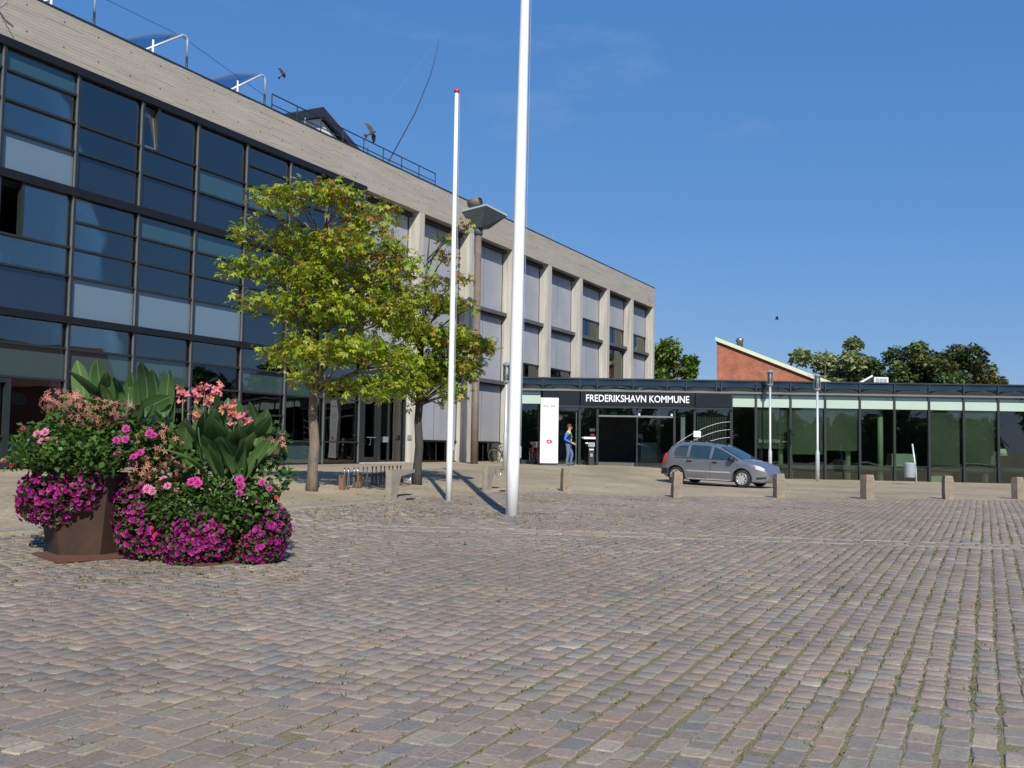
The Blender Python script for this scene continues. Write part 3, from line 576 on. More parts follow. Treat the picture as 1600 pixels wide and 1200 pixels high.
# pier section
RC = .6
for k in range(8):
    sr = SE - k * PITCHB
    b = MB(); rr = random.Random(k)
    zc = ZG
    b.box((sr - .45, 0, ZG), (sr, RC + .25, ZP - .004)); o = b.build('pier', 'concrete_pier', bld)
    b = MB()                                              # narrow casting boards on the lit flank and front
    for q in range(6): 
        y0 = .02 + q * .095; b.box((sr - .45 - rr.choice((.003, .006, .010)), y0, ZG), (sr - .44, y0 + .088, ZP - .01))
    for q in range(4): b.box((sr - .44 + q * .107, -rr.choice((.003, .006, .009)), ZG), (sr - .44 + q * .107 + .1, .01, ZP - .01))
    b.build('board_mark', 'concrete_pier', o)
part('lintel_soffit', 'concrete', ((GE + .05, .35, ZP + .002), (SE - .01, RC + .2, ZP + .3)))
def clad(x0, x1, z0, z1):
    xm = (x0 + x1) / 2
    for a, c in ((x0, xm), (xm, x1)):
        part('cladding_panel', 'clad_grey', ((a + .018, RC, z0), (c - .018, RC + .06, z1)))
def frame(x0, x1, z0, z1, p=.05): part('panel_rail', 'black_band', ((x0, RC - p, z0), (x1, RC + .1, z1)))
def lowwin(x0, x1, z0, z1, mat='low_glass', split=True):
    b = MB(); b.box((x0 + .03, RC + .03, z0), (x1 - .03, RC + .05, z1)); o = b.build('window_pane', mat, bld)
    if split: xm = (x0 + x1) / 2 + .3; part('window_bar', 'mullion_dark', ((xm - .025, RC, z0), (xm + .025, RC + .029, z1)))
for k in range(8):
    x0 = SE - (k + 1) * PITCHB; x1 = SE - k * PITCHB - .45
    part('bay_backing', 'interior_dark', ((x0, RC + .3, ZG), (x1, RC + .34, ZP)))
    frame(x0, x1, ZP - .14, ZP - .002, .01)
    part('panel_joint', 'black_band', ((x1 - .06, RC - .012, .2 if k < 7 else 3.5), (x1, RC - .003, ZP - .14)), ((x0 + (x1 - x0) / 2 - .017, RC + .005, .2 if k < 7 else 3.5), (x0 + (x1 - x0) / 2 + .017, RC + .02, ZP - .14)))
    if k in (0, 1, 2):                       # bays by the far corner with a window strip
        clad(x0, x1, 8.42, ZP - .14); frame(x0, x1, 8.32, 8.42); lowwin(x0, x1, 7.3, 8.32, 'low_glass', False); frame(x0, x1, 7.12, 7.3, .05)
        if k == 1: lowwin(x0, x1, 3.4, 7.12); frame(x0, x1, 4.6, 4.68, .04)
        else: clad(x0, x1, 3.5, 7.12)
        frame(x0, x1, 3.3, 3.5); clad(x0, x1, ZG, 3.3)
    else:
        clad(x0, x1, 7.2, ZP - .14); frame(x0, x1, 7.0, 7.2, .05)
        if k in (3, 4): clad(x0, x1, 4.75, 7.0); frame(x0, x1, 4.65, 4.75); lowwin(x0, x1, 3.5, 4.65); frame(x0, x1, 3.3, 3.5); clad(x0, x1, .2, 3.3)
        else: clad(x0, x1, 3.5, 7.0); frame(x0, x1, 3.3, 3.5, .05); clad(x0, x1, .2, 3.3) if k < 7 else None
        if k < 7: frame(x0, x1, .1, .2); lowwin(x0, x1, -.82, .1); frame(x0, x1, ZG, -.82)
# entrance bay at the end of the curtain wall: glazed door, side light, sign glass
x0, x1 = GE, SE - 7 * PITCHB - .45
part('door_surround', 'mullion_dark', ((x0 + .05, RC - .1, -.82), (x0 + .15, RC + .1, 2.0)), ((x0 + .9, RC - .1, -.82), (x0 + 1.05, RC + .1, 2.0)), ((x0 + 2.15, RC - .1, -.82), (x0 + 2.35, RC + .1, 2.0)), ((x0 + .05, RC - .1, 2.002), (x1, RC + .1, 2.12)), ((x1 - .1, RC - .1, -.82), (x1, RC + .1, 2.0)))
b = MB(); b.box((x0 + 1.05, RC, -.8), (x0 + 2.15, RC + .03, 2.0)); dr = b.build('glass_door', 'low_glass', bld)
b = MB(); b.box((x0 + 1.06, RC - .05, -.8), (x0 + 1.2, RC - .002, 1.95)); b.box((x0 + 2.0, RC - .05, -.8), (x0 + 2.14, RC - .002, 1.95)); b.box((x0 + 1.2, RC - .05, 1.8), (x0 + 2.0, RC - .002, 1.95)); b.box((x0 + 1.2, RC - .05, -.8), (x0 + 2.0, RC - .002, -.6)); b.build('door_leaf_frame', 'mullion_dark', dr)
b = MB(); b.tube([(x0 + 1.25, RC - .12, .25), (x0 + 1.95, RC - .12, .25)], .02, 8); b.tube([(x0 + 1.55, RC - .12, .25), (x0 + 1.55, RC - .12, -.05), (x0 + 1.45, RC - .12, -.08)], .018, 8); b.build('door_handle', 'chrome', dr)
b = MB(); b.box((x0 + .15, RC, -.8), (x0 + .9, RC + .03, 2.0)); sl = b.build('side_light', 'frosted_pane', bld)
part('door_notice', 'teal_sign', ((x0 + .45, RC - .012, .55), (x0 + .75, RC - .003, .85)), parent=sl); part('door_notice', 'sign_white', ((x0 + .4, RC - .012, .38), (x0 + .78, RC - .003, .46)), parent=sl)
b = MB(); b.box((x0 + .15, RC, 2.12), (x1, RC + .03, 3.26)); b.build('over_light', 'low_glass', bld)
part('end_pane', 'low_glass', ((x0 + 2.36, RC, -.82), (x1 - .1, RC + .03, 2.0))); part('end_post', 'mullion_dark', ((x0 + 3.0, RC - .05, -.82), (x0 + 3.12, RC - .003, 2.0))); part('inner_wall', 'concrete', ((x0 + 3.13, RC + .1, -.82), (x1 - .1, RC + .15, 2.0))); part('wall_box', 'galvanised', ((x0 + 2.7, RC - .08, .05), (x0 + 3.0, RC - .002, .3)))
part('wall_box', 'galvanised', ((SE - 7 * PITCHB - .45 - .07, .15, .2), (SE - 7 * PITCHB - .452 - .01, .35, .4)))
part('door_step', 'concrete', ((x0, -.3, -1.0), (x1, RC + .2, -.82)))
part('wall_spur', 'mullion_dark', ((GE + .035, -.05, -.8), (GE + .09, RC + .2, ZP)))
# flank fixtures on the parapet
for (s_, z_) in ((17.15, 11.5), (71.4, 11.35)):
    b = MB(); b.tube([(s_, -.02, z_), (s_, -.2, z_ + .05), (s_ + .05, -.32, z_ + .15)], .03, 6); b.tube([(s_, -.1, z_ - .02), (s_ + .12, -.3, z_ - .2)], .015, 5); b.build('flag_bracket', 'galvanised', bld)
for s_ in (45.2, 47.7, 48.0, 50.4, 51.4, 55.1, 46.0): part('lightning_rod', 'galvanised', ((s_ - .015, .6, ZT - .3), (s_ + .015, .63, ZT + random.uniform(.45, .75))))

# ================================================================== ON THE ROOF (same local axes as the building)
MB_W = Matrix.Translation((B0[0], B0[1], 0)) @ Matrix.Rotation(PI / 2 - TH, 4, 'Z')
def roof_empty(name, s_, y_, label, cat, group=None, z=ZT):
    p = MB_W @ Vector((s_, y_, z)); return empty(name, p, PI / 2 - TH, label, cat, group)
SKL = ['glass rooflight with bent white pipe, cut off by the upper left picture edge', 'glass rooflight with bent white pipe, middle of three along the parapet', 'glass rooflight with bent white pipe, nearest the dark roof railing']
for (s_, lb) in zip((20.66, 24.47, 28.41), SKL):
    r = roof_empty('rooflight', s_, .45, lb, 'rooflight', 'rooflights along the parapet')
    b = MB(); b.tube([(0, 0, -.3), (0, 0, .62)], .04, 10); b.build('pipe_sleeve', 'iron_dark', r, True)
    b = MB(); b.tube([(0, 0, .62), (0, 0, 1.16), (-.03, 0, 1.25), (-.1, 0, 1.3), (-.22, 0, 1.29), (-1.9, 0, .12)], .036, 10); b.build('bent_pipe', 'steel_pale', r, True)
    qa = [(-.16, .05, 1.33), (-1.8, .05, .19), (-2.45, 1.1, .36), (-.38, 1.1, 1.46)]
    b = MB(); b.add(qa + [(x_, y_, z_ + .03) for x_, y_, z_ in qa], [(0, 1, 2, 3), (7, 6, 5, 4), (0, 4, 5, 1), (1, 5, 6, 2), (2, 6, 7, 3), (3, 7, 4, 0)]); b.fix = True; b.build('glass_slope', 'roof_panel', r)
    for k_ in (1, 2, 3):
        t_ = k_ / 4; p0 = Vector(qa[0]).lerp(Vector(qa[1]), t_); p1 = Vector(qa[3]).lerp(Vector(qa[2]), t_); b = MB(); b.tube([p0 + Vector((0, 0, -.015)), p1 + Vector((0, 0, -.015))], .014, 5); b.build('glazing_bar', 'galvanised', r)
    b = MB(); b.tube([qa[3], qa[2]], .022, 6); b.tube([(-1.5, 1.1, -.3), (-1.5, 1.1, .85)], .025, 6); b.build('rear_beam', 'iron_dark', r)
    b = MB(); b.tube([(-1.65, -.18, -.3), (-1.65, -.18, .55)], .035, 6); b.tube([(-1.2, .4, -.3), (-1.35, .4, .3)], .03, 6, ); b.build('stay_rod', 'steel_white', r)
rl = roof_empty('roof_railing', 28.88, .5, 'dark steel railing with two rails along the roof edge', 'railing')
LR = 12.0
b = MB(); b.tube([(0, 0, .8), (LR, 0, .8)], .026, 8); b.build('top_rail', 'iron_dark', rl); b = MB(); b.tube([(0, 0, .4), (LR, 0, .4)], .022, 8); b.build('middle_rail', 'iron_dark', rl)
for q in range(9): b = MB(); b.tube([(q * LR / 8, 0, -.3), (q * LR / 8, 0, .8)], .024, 8); b.build('railing_post', 'iron_dark', rl)
# dark folded plant hood with a white box
ph = roof_empty('plant_hood', 34.6, 2.5, 'dark folded metal plant hood with white louvred side behind the railing', 'roof hood')
b = MB(); b.prism([(-2.7, 1.2), (0, 2.4), (3.3, 1.1), (3.05, .9), (.1, 2.0), (-.9, 1.6), (-2.7, .7)], 1, 0, 2.6); b.build('folded_roof', 'iron_dark', ph)
b = MB(); b.prism([(-1.3, -.3), (-1.3, 1.4), (.1, 1.93), (1.7, 1.3), (1.7, -.3)], 1, .25, 2.3); b.build('side_wall', 'white_wall', ph)
b = MB()
for q in range(5): b.box((.3, .235, .75 + q * .14), (1.3 - q * .06, .249, .83 + q * .14))
b.build('louvre', 'galvanised', ph)
for s_ in (31.5, 35.9): part_ = MB(); part_.tube([(s_ - 34.6, -1.5, -.3), (s_ - 34.6, -1.5, .75)], .03, 6); part_.build('vent_pipe', 'galvanised', ph)
# hawk kite on a bent rod
rod = roof_empty('kite_rod', 37.3, 1.0, 'thin flexible dark rod bending up from the roof railing', 'rod')
b = MB(); b.tube([(-.35, 0, -.3), (.5, 0, .9), (2.6, .1, 3.6), (4.1, .2, 6.0), (4.6, .2, 7.3), (4.72, .15, 8.1)], [.03, .03, .026, .02, .014, .008], 7); b.build('rod_shaft', 'iron_dark', rod, True)
b = MB(); b.tube([(4.72, .15, 8.1), (2.4, .1, 5.6), (-.35, -.2, 3.05)], .0035, 5); b.build('kite_line', 'galvanised', rod)
def kite(name, loc, sc, rot, label):
    k = empty(name, loc, 0, label, 'bird kite', 'hawk kites over the roof'); k.rotation_euler = rot; k.scale = (sc,) * 3
    b = MB(); b.prism([(0, -.55), (.1, -.3), (.12, .1), (.05, .4), (0, .5), (-.05, .4), (-.12, .1), (-.1, -.3)], 1, -.03, .03); b.build('kite_body', 'kite_cloth', k)
    for sg in (-1, 1):
        b = MB(); b.prism([(sg * .1, .2), (sg * .45, .42), (sg * 1.0, .28), (sg * 1.15, -.02), (sg * .8, -.02), (sg * .5, -.1), (sg * .12, -.12)], 1, -.012, .012); o = b.build('kite_wing', 'kite_cloth', k); o.rotation_euler = (0, 0, sg * .5)
    b = MB(); b.prism([(-.04, -.5), (.04, -.5), (.26, -.95), (-.26, -.95)], 1, -.012, .012); b.build('kite_tail', 'kite_cloth', k)
    return k
p = MB_W @ Vector((35.2, .3, 13.42)); kite('hawk_kite', p, .46, (.2, 1.0, .9), 'dark hawk kite hovering just above the railing beside the bent rod')
p = MB_W @ Vector((30.3, 1.2, 14.45)); kite('hawk_kite', p, .26, (.6, .5, 1.2), 'small dark hawk kite in the sky left of the plant hood')
cb = roof_empty('roof_cable', 12.0, .8, 'thin cable strung above the rooflights', 'cable')
b = MB(); b.tube([(6.5, 0, 1.1), (9.5, 0, 1.38), (12.5, 0, 1.42), (16.8, 0, .75)], .009, 5); b.build('cable_wire', 'iron_dark', cb)

# ================================================================== LIBRARY AND TOWN HALL ENTRANCE
LY = 47.0; lib = empty('library_building', (0, LY, 0), 0, 'low glass library with black entrance sign band and mint blinds', 'building')
LX0, LX1 = .38, 34.0
def lp(name, mat, *boxes, parent=lib):
    b = MB()
    for a, c in boxes: b.box(a, c)
    return b.build(name, mat, parent)
b = MB(); b.prism([(LX0, 0.02), (LX1, .02), (LX1, 28), (11.2, 28.6), (LX0 + .3, 8.0)], 2, 2.75, 3.12); b.build('roof', 'roof_felt', lib)
b = MB(); b.prism([(LX0 + .1, .3), (LX1, .3), (LX1, 27), (10.6, 26), (LX0 + .1, 7.4)], 2, -.95, -.74); b.build('floor', 'interior_floor', lib)
b = MB(); b.prism([(LX0 + .1, .3), (LX1, .3), (LX1, 27), (10.6, 26), (LX0 + .1, 7.4)], 2, 2.45, 2.5); b.build('ceiling', 'interior_dark', lib)
lp('rear_wall', 'interior_grey', ((LX0 + .1, 7.2, -.74), (LX1, 7.4, 2.45))); lp('end_wall', 'concrete', ((LX1 - .2, .1, -1.6), (LX1, 27, 2.7)))
lp('left_wall', 'fascia_glass', ((LX0, .05, -1.0), (LX0 + .06, 7.2, 3.1)))
# fascia: slightly pillowed panes between slim bars
fm = [LX0, 1.45, 3.2, 4.03, 5.72, 7.32, 8.23, 9.65, 9.9, 11.53] + [11.53 + 1.635 * k for k in range(1, 14)]
for a, c in zip(fm[:-1], fm[1:]):
    n1, n2 = 10, 6; vs = []; W = c - a
    for iz in range(n2 + 1):
        for ix in range(n1 + 1):
            u_, v_ = ix / n1, iz / n2; bl = (1 - (2 * u_ - 1) ** 2) * (1 - (2 * v_ - 1) ** 2)
            vs.append((a + .02 + u_ * (W - .04), -.005 - .045 * bl * min(1, W / 1.2), 2.69 + v_ * .49))
    fs = [(iz * (n1 + 1) + ix, iz * (n1 + 1) + ix + 1, (iz + 1) * (n1 + 1) + ix + 1, (iz + 1) * (n1 + 1) + ix) for iz in range(n2) for ix in range(n1)]
    b = MB(); b.add(vs, fs); b.build('fascia_pane', 'fascia_glass', lib, True)
    lp('fascia_bar', 'mullion_dark', ((c - .03, -.06, 2.69), (c + .03, .02, 3.18)))
lp('roof_edge', 'mullion_dark', ((LX0, -.08, 3.18), (LX1, .3, 3.25))); lp('fascia_back', 'iron_dark', ((LX0 + .07, .03, 2.6), (LX1 - .21, .06, 3.18)))
lp('fascia_rail', 'mullion_cap', ((LX0, -.09, 2.61), (LX1, .02, 2.69)))
# glazed front right of the entrance, and the short bay left of it
lm = [10.38, 11.53] + [11.53 + 1.635 * k for k in range(1, 14)]
def gz(X): return G(X, LY) - .03
def front_bay(a, c):
    zb = min(gz(a), gz(c))
    lp('clear_strip', 'frosted_green', ((a + .05, .02, 2.40), (c - .05, .04, 2.60)))
    lp('mint_blind', 'mint_blind', ((a + .06, .0, 1.99), (c - .06, .03, 2.385)))
    lp('window_pane', 'library_glass', ((a + .05, .04, -.68), (c - .05, .055, 1.97)))
    if zb < -.95: lp('low_pane', 'library_glass', ((a + .05, .04, zb + .04), (c - .05, .055, -.72)))
    lp('floor_rail', 'mullion_dark', ((a + .04, .0, -.72), (c - .04, .07, -.68)))
for a, c in zip(lm[:-1], lm[1:]): front_bay(a, c)
front_bay(LX0 + .05, 1.42)
for k, a in enumerate(lm):
    lp('mullion', 'mullion_dark', ((a - .05, -.05, gz(a)), (a + .05, .10, 2.61)))
for a in (12.85, 13.3, 16.05, 17.6, 22.6, 26.0): b = MB(); b.lathe([(.13, -1.45), (.13, 2.45)], 14, (a, .55, 0)); b.build('interior_column', 'column_mint', lib, True)
lp('lower_wall', 'sheer_screen', ((10.5, 2.2, -1.5), (LX1 - .2, 2.3, -.95)))
for a, c, z in ((14.9, 16.4, .0), (21.35, 22.85, -.55), (19.75, 21.2, -.62), (13.25, 14.75, -.2), (11.6, 13.05, .05)): lp('roller_screen', 'sheer_screen', ((a, .14, z), (c, .155, 1.96)))
# library furniture seen through the glass
lp('reading_desk', 'column_mint', ((18.4, 1.2, -.74), (19.6, 1.9, -.1))); lp('low_shelf', 'column_mint', ((20.0, .5, -1.4), (20.9, .9, -.5))); lp('notice_board', 'teal_sign', ((14.05, .3, .02), (14.42, .34, .38)))
fl = empty('floor_lamp', (23.55, LY + .9, -.74), 0, 'pale green shaded lamp standing behind the library glass', 'lamp')
b = MB(); b.lathe([(.14, 0), (.14, .02), (.015, .04), (.015, .75)], 12); b.build('lamp_stem', 'iron_dark', fl); b = MB(); b.lathe([(.27, .62), (.19, .95)], 20); b.build('lamp_shade', 'lampshade', fl, True)
# entrance front
lp('sign_band', 'sign_black', ((3.25, -.14, 1.92), (8.62, -.04, 2.60)), ((8.66, -.13, 1.94), (10.36, -.04, 2.60)), ((1.46, -.05, 1.92), (3.2, -.02, 2.60)))
lp('sign_trim', 'mullion_dark', ((1.42, -.15, 1.84), (10.4, -.0, 1.918)))
lt = text_mesh('lettering', 'FREDERIKSHAVN KOMMUNE', 4.86, .335, 'letter_white', lib, (3.5, -.15, 2.12), (PI / 2, 0, 0), .012, .012); lt['label'] = 'white capital lettering FREDERIKSHAVN KOMMUNE'
for a in (1.43, 3.22, 4.06, 7.69, 8.64, 10.36): lp('door_post', 'mullion_dark', ((a - .05, -.06, -.95), (a + .05, .08, 1.84)))
lp('door_post', 'mullion_dark', ((5.90, -.02, -.9), (5.96, .06, 1.84)))
lp('door_head', 'mullion_cap', ((4.12, -.04, 1.42), (7.63, .05, 1.5))); lp('over_door_pane', 'low_glass', ((4.12, .0, 1.5), (5.89, .02, 1.84)), ((5.97, .0, 1.5), (7.63, .02, 1.84)))
lp('entrance_pane', 'low_glass', ((1.5, .02, -.86), (3.16, .035, 1.84))); lp('entrance_pane', 'low_glass', ((3.28, .02, -.86), (4.0, .035, 1.84))); lp('entrance_pane', 'low_glass', ((7.75, .02, -.86), (8.58, .035, 1.84))); lp('entrance_pane', 'low_glass', ((8.7, .02, -.86), (10.3, .035, 1.84)))
lp('sliding_door', 'low_glass', ((5.98, .07, -.86), (7.62, .085, 1.42)))
for a in (4.85, 6.85): lp('exit_sign', 'green_exit', ((a - .16, .12, 1.58), (a + .16, .15, 1.72)))
for a in (6.02, 7.55): lp('door_sensor', 'sign_white', ((a - .04, -.08, 1.5), (a + .04, -.042, 1.6)))
lp('vertical_blind', 'sheer_screen', *[((8.8 + .12 * k, .25, -.8), (8.87 + .12 * k, .27, 1.8)) for k in range(12)])
lp('inner_frame', 'interior_light', ((3.05, .12, -.86), (3.1, .2, 1.84)), ((8.05, .3, -.86), (8.25, .5, 1.6)))
# pale curved wires across the panes right of the door
for k in range(6):
    z0 = 1.28 - .37 * k; b = MB(); pts = []
    for q in range(9): t = q / 8; pts.append((10.3 - t * (2.75 + .12 * k) * (1 - .1 * k), -.075 - .0 * t, z0 - 1.25 * t ** 1.7 * (1 - .13 * k)))
    b.tube(pts, .007, 5); b.build('arched_wire', 'steel_white', lib)
# glass texts
text_mesh('lettering', 'BIBLIOTEK', 1.02, .15, 'glass_print', lib, (11.68, -.0, .32), (PI / 2, 0, 0), 0, .004)
b = MB(); b.prism([(12.78, .40), (12.98, .40), (12.98, .44), (13.05, .385), (12.98, .33), (12.98, .37), (12.78, .37)], 1, -.004, .0); b.build('arrow', 'glass_print', lib)
# notices on the pane beside the person
b = MB(); b.box((3.42, -.002, .36), (3.98, .012, .46)); b.add([(3.32, -.002, .42), (3.39, -.002, .46), (3.39, -.002, .38)], [(0, 2, 1)]); b.build('pane_notice', 'sign_white', lib)
lp('pane_notice', 'bike_red', ((3.75, -.002, .52), (3.92, .012, .6)))
b = MB(); b.tube([(3.72, -.0, .86), (3.72, 0, .74), (3.78, 0, .72), (3.8, 0, .86)], .012, 5); b.tube([(3.85, 0, .86), (3.85, 0, .74), (3.9, 0, .72), (3.93, 0, .86)], .012, 5); b.build('pane_number', 'print_grey', lib)
# reception furniture in the entrance hall
lp('hall_counter', 'interior_light', ((6.6, 3.5, -.74), (7.4, 4.2, .25))); lp('hall_column', 'interior_light', ((7.5, 4.5, -.74), (7.7, 4.7, 2.4)))
# roof upstand and skylight of the library
sk = empty('roof_skylight', (21.5, LY + 12, 3.12), 0, 'small white louvred roof box beside a grey skylight slope', 'skylight')
b = MB(); b.box((0, 0, 0), (.85, 1, 1.28)); b.build('vent_box', 'white_wall', sk); b = MB()
for q in range(3): b.box((.1 + q * .23, -.02, .8), (.28 + q * .23, -.003, 1.2))
b.build('louvre', 'galvanised', sk); b = MB(); b.prism([(-1.1, 0), (0, 0), (0, 1.3), (-1.1, .72)], 1, .2, 1.2); b.build('slope_glass', 'fascia_glass', sk); b = MB(); b.tube([(-1.15, .1, .72), (-.05, .1, 1.36)], .06, 6); b.build('white_edge', 'steel_white', sk)

# ================================================================== BRICK GABLE BEHIND
bx0, by0 = 17.3, 84.0
br = empty('brick_hall', (bx0, by0, -1), math.radians(-13), 'red brick hall with cream edged sloping roof behind the library', 'building')
H0, H1, LB = 10.3, 5.0, 13.0
b = MB(); b.prism([(0, 0), (LB, 0), (LB, H1), (0, H0)], 1, 0, 14); b.build('wall', 'brick_red', br)
b = MB(); b.prism([(-.12, H0 - .18), (LB + .2, H1 - .28), (LB + .2, H1 + .05), (-.12, H0 + .15)], 1, -.25, 0 - .003); b.build('verge_board', 'trim_cream', br)
b = MB(); b.prism([(-.12, H0 + .05), (LB + .2, H1 - .05), (LB + .2, H1 + .1), (-.12, H0 + .2)], 1, .0, 14.2); rf = b.build('roof', 'roof_felt', br)
b = MB(); b.lathe([(.28, 0), (.28, .85), (.36, .95), (.30, 1.15), (.05, 1.25)], 14, (1.9, 1.2, H0 - 1.0)); b.build('flue', 'chrome', rf, True)

# ================================================================== BUILDINGS OPPOSITE (seen only mirrored in the glass)
def house(name, loc, rz, Lh, Dh, Hh, Hr, label, mat='brick_brown'):
    h = empty(name, loc, rz, label, 'house')
    b = MB(); b.prism([(0, 0), (Dh, 0), (Dh, Hh), (Dh / 2, Hr), (0, Hh)], 0, 0, Lh); b.build('wall', mat, h)
    b = MB(); b.prism([(-.5, Hh - .35), (Dh / 2, Hr + .1), (Dh + .5, Hh - .35), (Dh + .5, Hh - .15), (Dh / 2, Hr + .3), (-.5, Hh - .15)], 0, -.4, Lh + .4); b.build('roof', 'tile_roof', h)
    for k in range(int(Lh / 3)):
        for z in (.9, 3.7):
            if z + 1.5 < Hh: b = MB(); b.box((1 + k * 3, -.03, z), (2.2 + k * 3, .02, z + 1.4)); b.build('window', 'fascia_glass', h)
    return h
house('brick_house', (46, 46, -1.6), -PI / 2, 26, 10, 6.0, 9.5, 'brown brick house with tiled roof across the square')

# ================================================================== FLAGPOLES AND LAMPS
def flagpole(X, Y, H, r0, r1, label, lean, red):
    z = G(X, Y); o = empty('flagpole', (X, Y, z), 0, label, 'flagpole', 'white flagpoles'); o.rotation_euler = lean
    b = MB(); prof = [(r0, -.05), (r0, 1.0), (r0 * .97, H * .25), (r0 * .88, H * .5), (r0 * .72, H * .75), (r1, H)]; b.lathe(prof, 24); b.build('pole', 'steel_white', o, True)
    b = MB(); b.lathe([(r1 * 1.3, H), (r1 * 1.65, H + .02), (r1 * 1.6, H + .07), (r1 * .8, H + .095)], 16); b.build('finial', 'red_paint' if red else 'steel_white', o, True)
    b = MB(); b.lathe([(r0 * 1.9, -.04), (r0 * 1.9, .012)], 20); b.build('foot_collar', 'kerb_granite', o)
    b = MB(); b.tube([(r0 + .012, -.02, 1.25), (r0 + .02, -.02, H * .5), (r1 + .03, -.01, H)], .006, 5); b.build('halyard', 'galvanised', o); b = MB(); b.box((r0 - .01, -.035, 1.15), (r0 + .03, .0, 1.38)); b.build('cleat', 'galvanised', o)
    return o
flagpole(.04, 19.89, 14.2, .125, .075, 'tall thick white flagpole running out of the top of the picture', (0, math.radians(.55), 0), False)
flagpole(-1.39, 22.64, 9.42, .07, .042, 'slimmer white flagpole with a red cap', (0, 0, 0), True)
lx, ly = fac(39.66, 2.6); lamp = empty('mast_lamp', (lx, ly, G(lx, ly)), 0, 'tall brown mast lamp with folded grey hood before the concrete piers', 'lamp')
H = 10.75
b = MB(); b.lathe([(.17, -.1), (.17, 4.4), (.165, 4.401), (.15, H)], 18); b.build('mast', 'lamp_brown', lamp, True)
b = MB(); b.lathe([(.185, 0), (.185, .16)], 18, (0, 0, 4.05)); b.build('mast_band', 'lamp_rim', lamp, True)
b = MB(); b.lathe([(.2, 0), (.2, .35)], 18, (0, 0, H - .3)); b.build('mast_head', 'lamp_hood', lamp, True)
hd = empty('hood_turn', (0, 0, 0)); bpy.data.objects.remove(hd)
def hood_ring(r, z, ex): return [(-.75 * r, -.15 * r, z + .02 * ex), (.35 * r, -1.0 * r, z + .14 * ex), (1.25 * r, .1 * r, z - .12 * ex), (.2 * r, .9 * r, z - .05 * ex)]
b = MB(); vs = hood_ring(.38, H, 0) + hood_ring(1.05, H + .72, .8) + hood_ring(1.05, H + .80, .8); b.add(vs, [(0, 1, 2, 3), (0, 1, 5, 4), (1, 2, 6, 5), (2, 3, 7, 6), (3, 0, 4, 7)], 0); b.add(vs, [(4, 5, 9, 8), (5, 6, 10, 9), (6, 7, 11, 10), (7, 4, 8, 11), (8, 9, 10, 11)], 1); b.fix = True
b.build('hood', ['lamp_hood', 'lamp_rim'], lamp)
b = MB(); b.tube([(-.42, .15, H + 1.18), (.05, -.25, H + 1.22)], .2, 16); b.build('spot_drum', 'lamp_brown', lamp, True); b = MB(); b.tube([(.05, -.25, H + 1.22), (.053, -.253, H + 1.22)], .17, 16); b.build('spot_lens', 'plastic_black', lamp)
b = MB(); b.tube([(-.15, 0, H + .75), (-.15, 0, H + 1.1)], .05, 8); b.build('spot_bracket', 'lamp_brown', lamp)
def lantern(X, Y, Ht, label):
    o = empty('lantern_post', (X, Y, G(X, Y)), 0, label, 'street lamp', 'slim lantern posts')
    b = MB(); b.lathe([(.085, -.05), (.085, 1.25), (.05, 1.4), (.048, Ht - .75)], 14); b.build('post', 'steel_pale', o, True)
    b = MB(); b.lathe([(.10, 0), (.13, .05), (.13, .09)], 14, (0, 0, Ht - .75)); b.lathe([(.14, 0), (.14, .05), (.05, .12)], 14, (0, 0, Ht - .12)); b.build('lantern_frame', 'galvanised', o)
    b = MB(); b.lathe([(.11, Ht - .65), (.11, Ht - .13)], 14); b.build('lantern_glass', 'lantern_glass', o, True)
    b = MB(); b.lathe([(.05, Ht - .66), (.06, Ht - .3), (.04, Ht - .14)], 10); b.build('lamp_bulb', 'sign_white', o, True)
    for k in range(3): a = k * 2.1 + .4; b = MB(); b.tube([(.15 * math.cos(a), .15 * math.sin(a), Ht - .68), (.15 * math.cos(a), .15 * math.sin(a), Ht - .05)], .012, 6); b.build('cage_rod', 'galvanised', o)
    b = MB(); b.tube([(-.45, 0, Ht - .1), (.45, 0, Ht - .1)], .014, 6); b.build('cross_arm', 'galvanised', o)
lantern(-.2, 35.4, 3.85, 'slim lantern post beside the tall flagpole'); lantern(12.0, 46.2, 5.05, 'slim lantern post just past the nose of the car'); lantern(13.52, 44.0, 4.75, 'slim lantern post clear of the car in front of the library')

# ================================================================== FOLIAGE
def euler_mats(n, rng, up=.6):
    """random leaf frames, normals biased upward"""
    nrm = rng.normal(0, 1, (n, 3)); nrm[:, 2] = np.abs(nrm[:, 2]) + up; nrm /= np.linalg.norm(nrm, axis=1)[:, None]
    t = rng.normal(0, 1, (n, 3)); t -= nrm * (t * nrm).sum(1)[:, None]; t /= np.linalg.norm(t, axis=1)[:, None]
    return t, np.cross(nrm, t), nrm
def scatter(P, size, tmpl_v, tmpl_f, rng, up=.6, droop=0.):
    n = len(P); T, Bn, N_ = euler_mats(n, rng, up); s = (size if np.ndim(size) else np.full(n, size))
    V = P[:, None, :] + s[:, None, None] * (tmpl_v[None, :, 0:1] * T[:, None] + tmpl_v[None, :, 1:2] * Bn[:, None] + tmpl_v[None, :, 2:3] * N_[:, None])
    if droop: V[:, :, 2] -= droop * s[:, None] * (tmpl_v[None, :, 0] ** 2 + tmpl_v[None, :, 1] ** 2)
    F = (np.arange(n) * len(tmpl_v))[:, None, None] + tmpl_f[None]
    return V.reshape(-1, 3), F.reshape(-1, tmpl_f.shape[1])
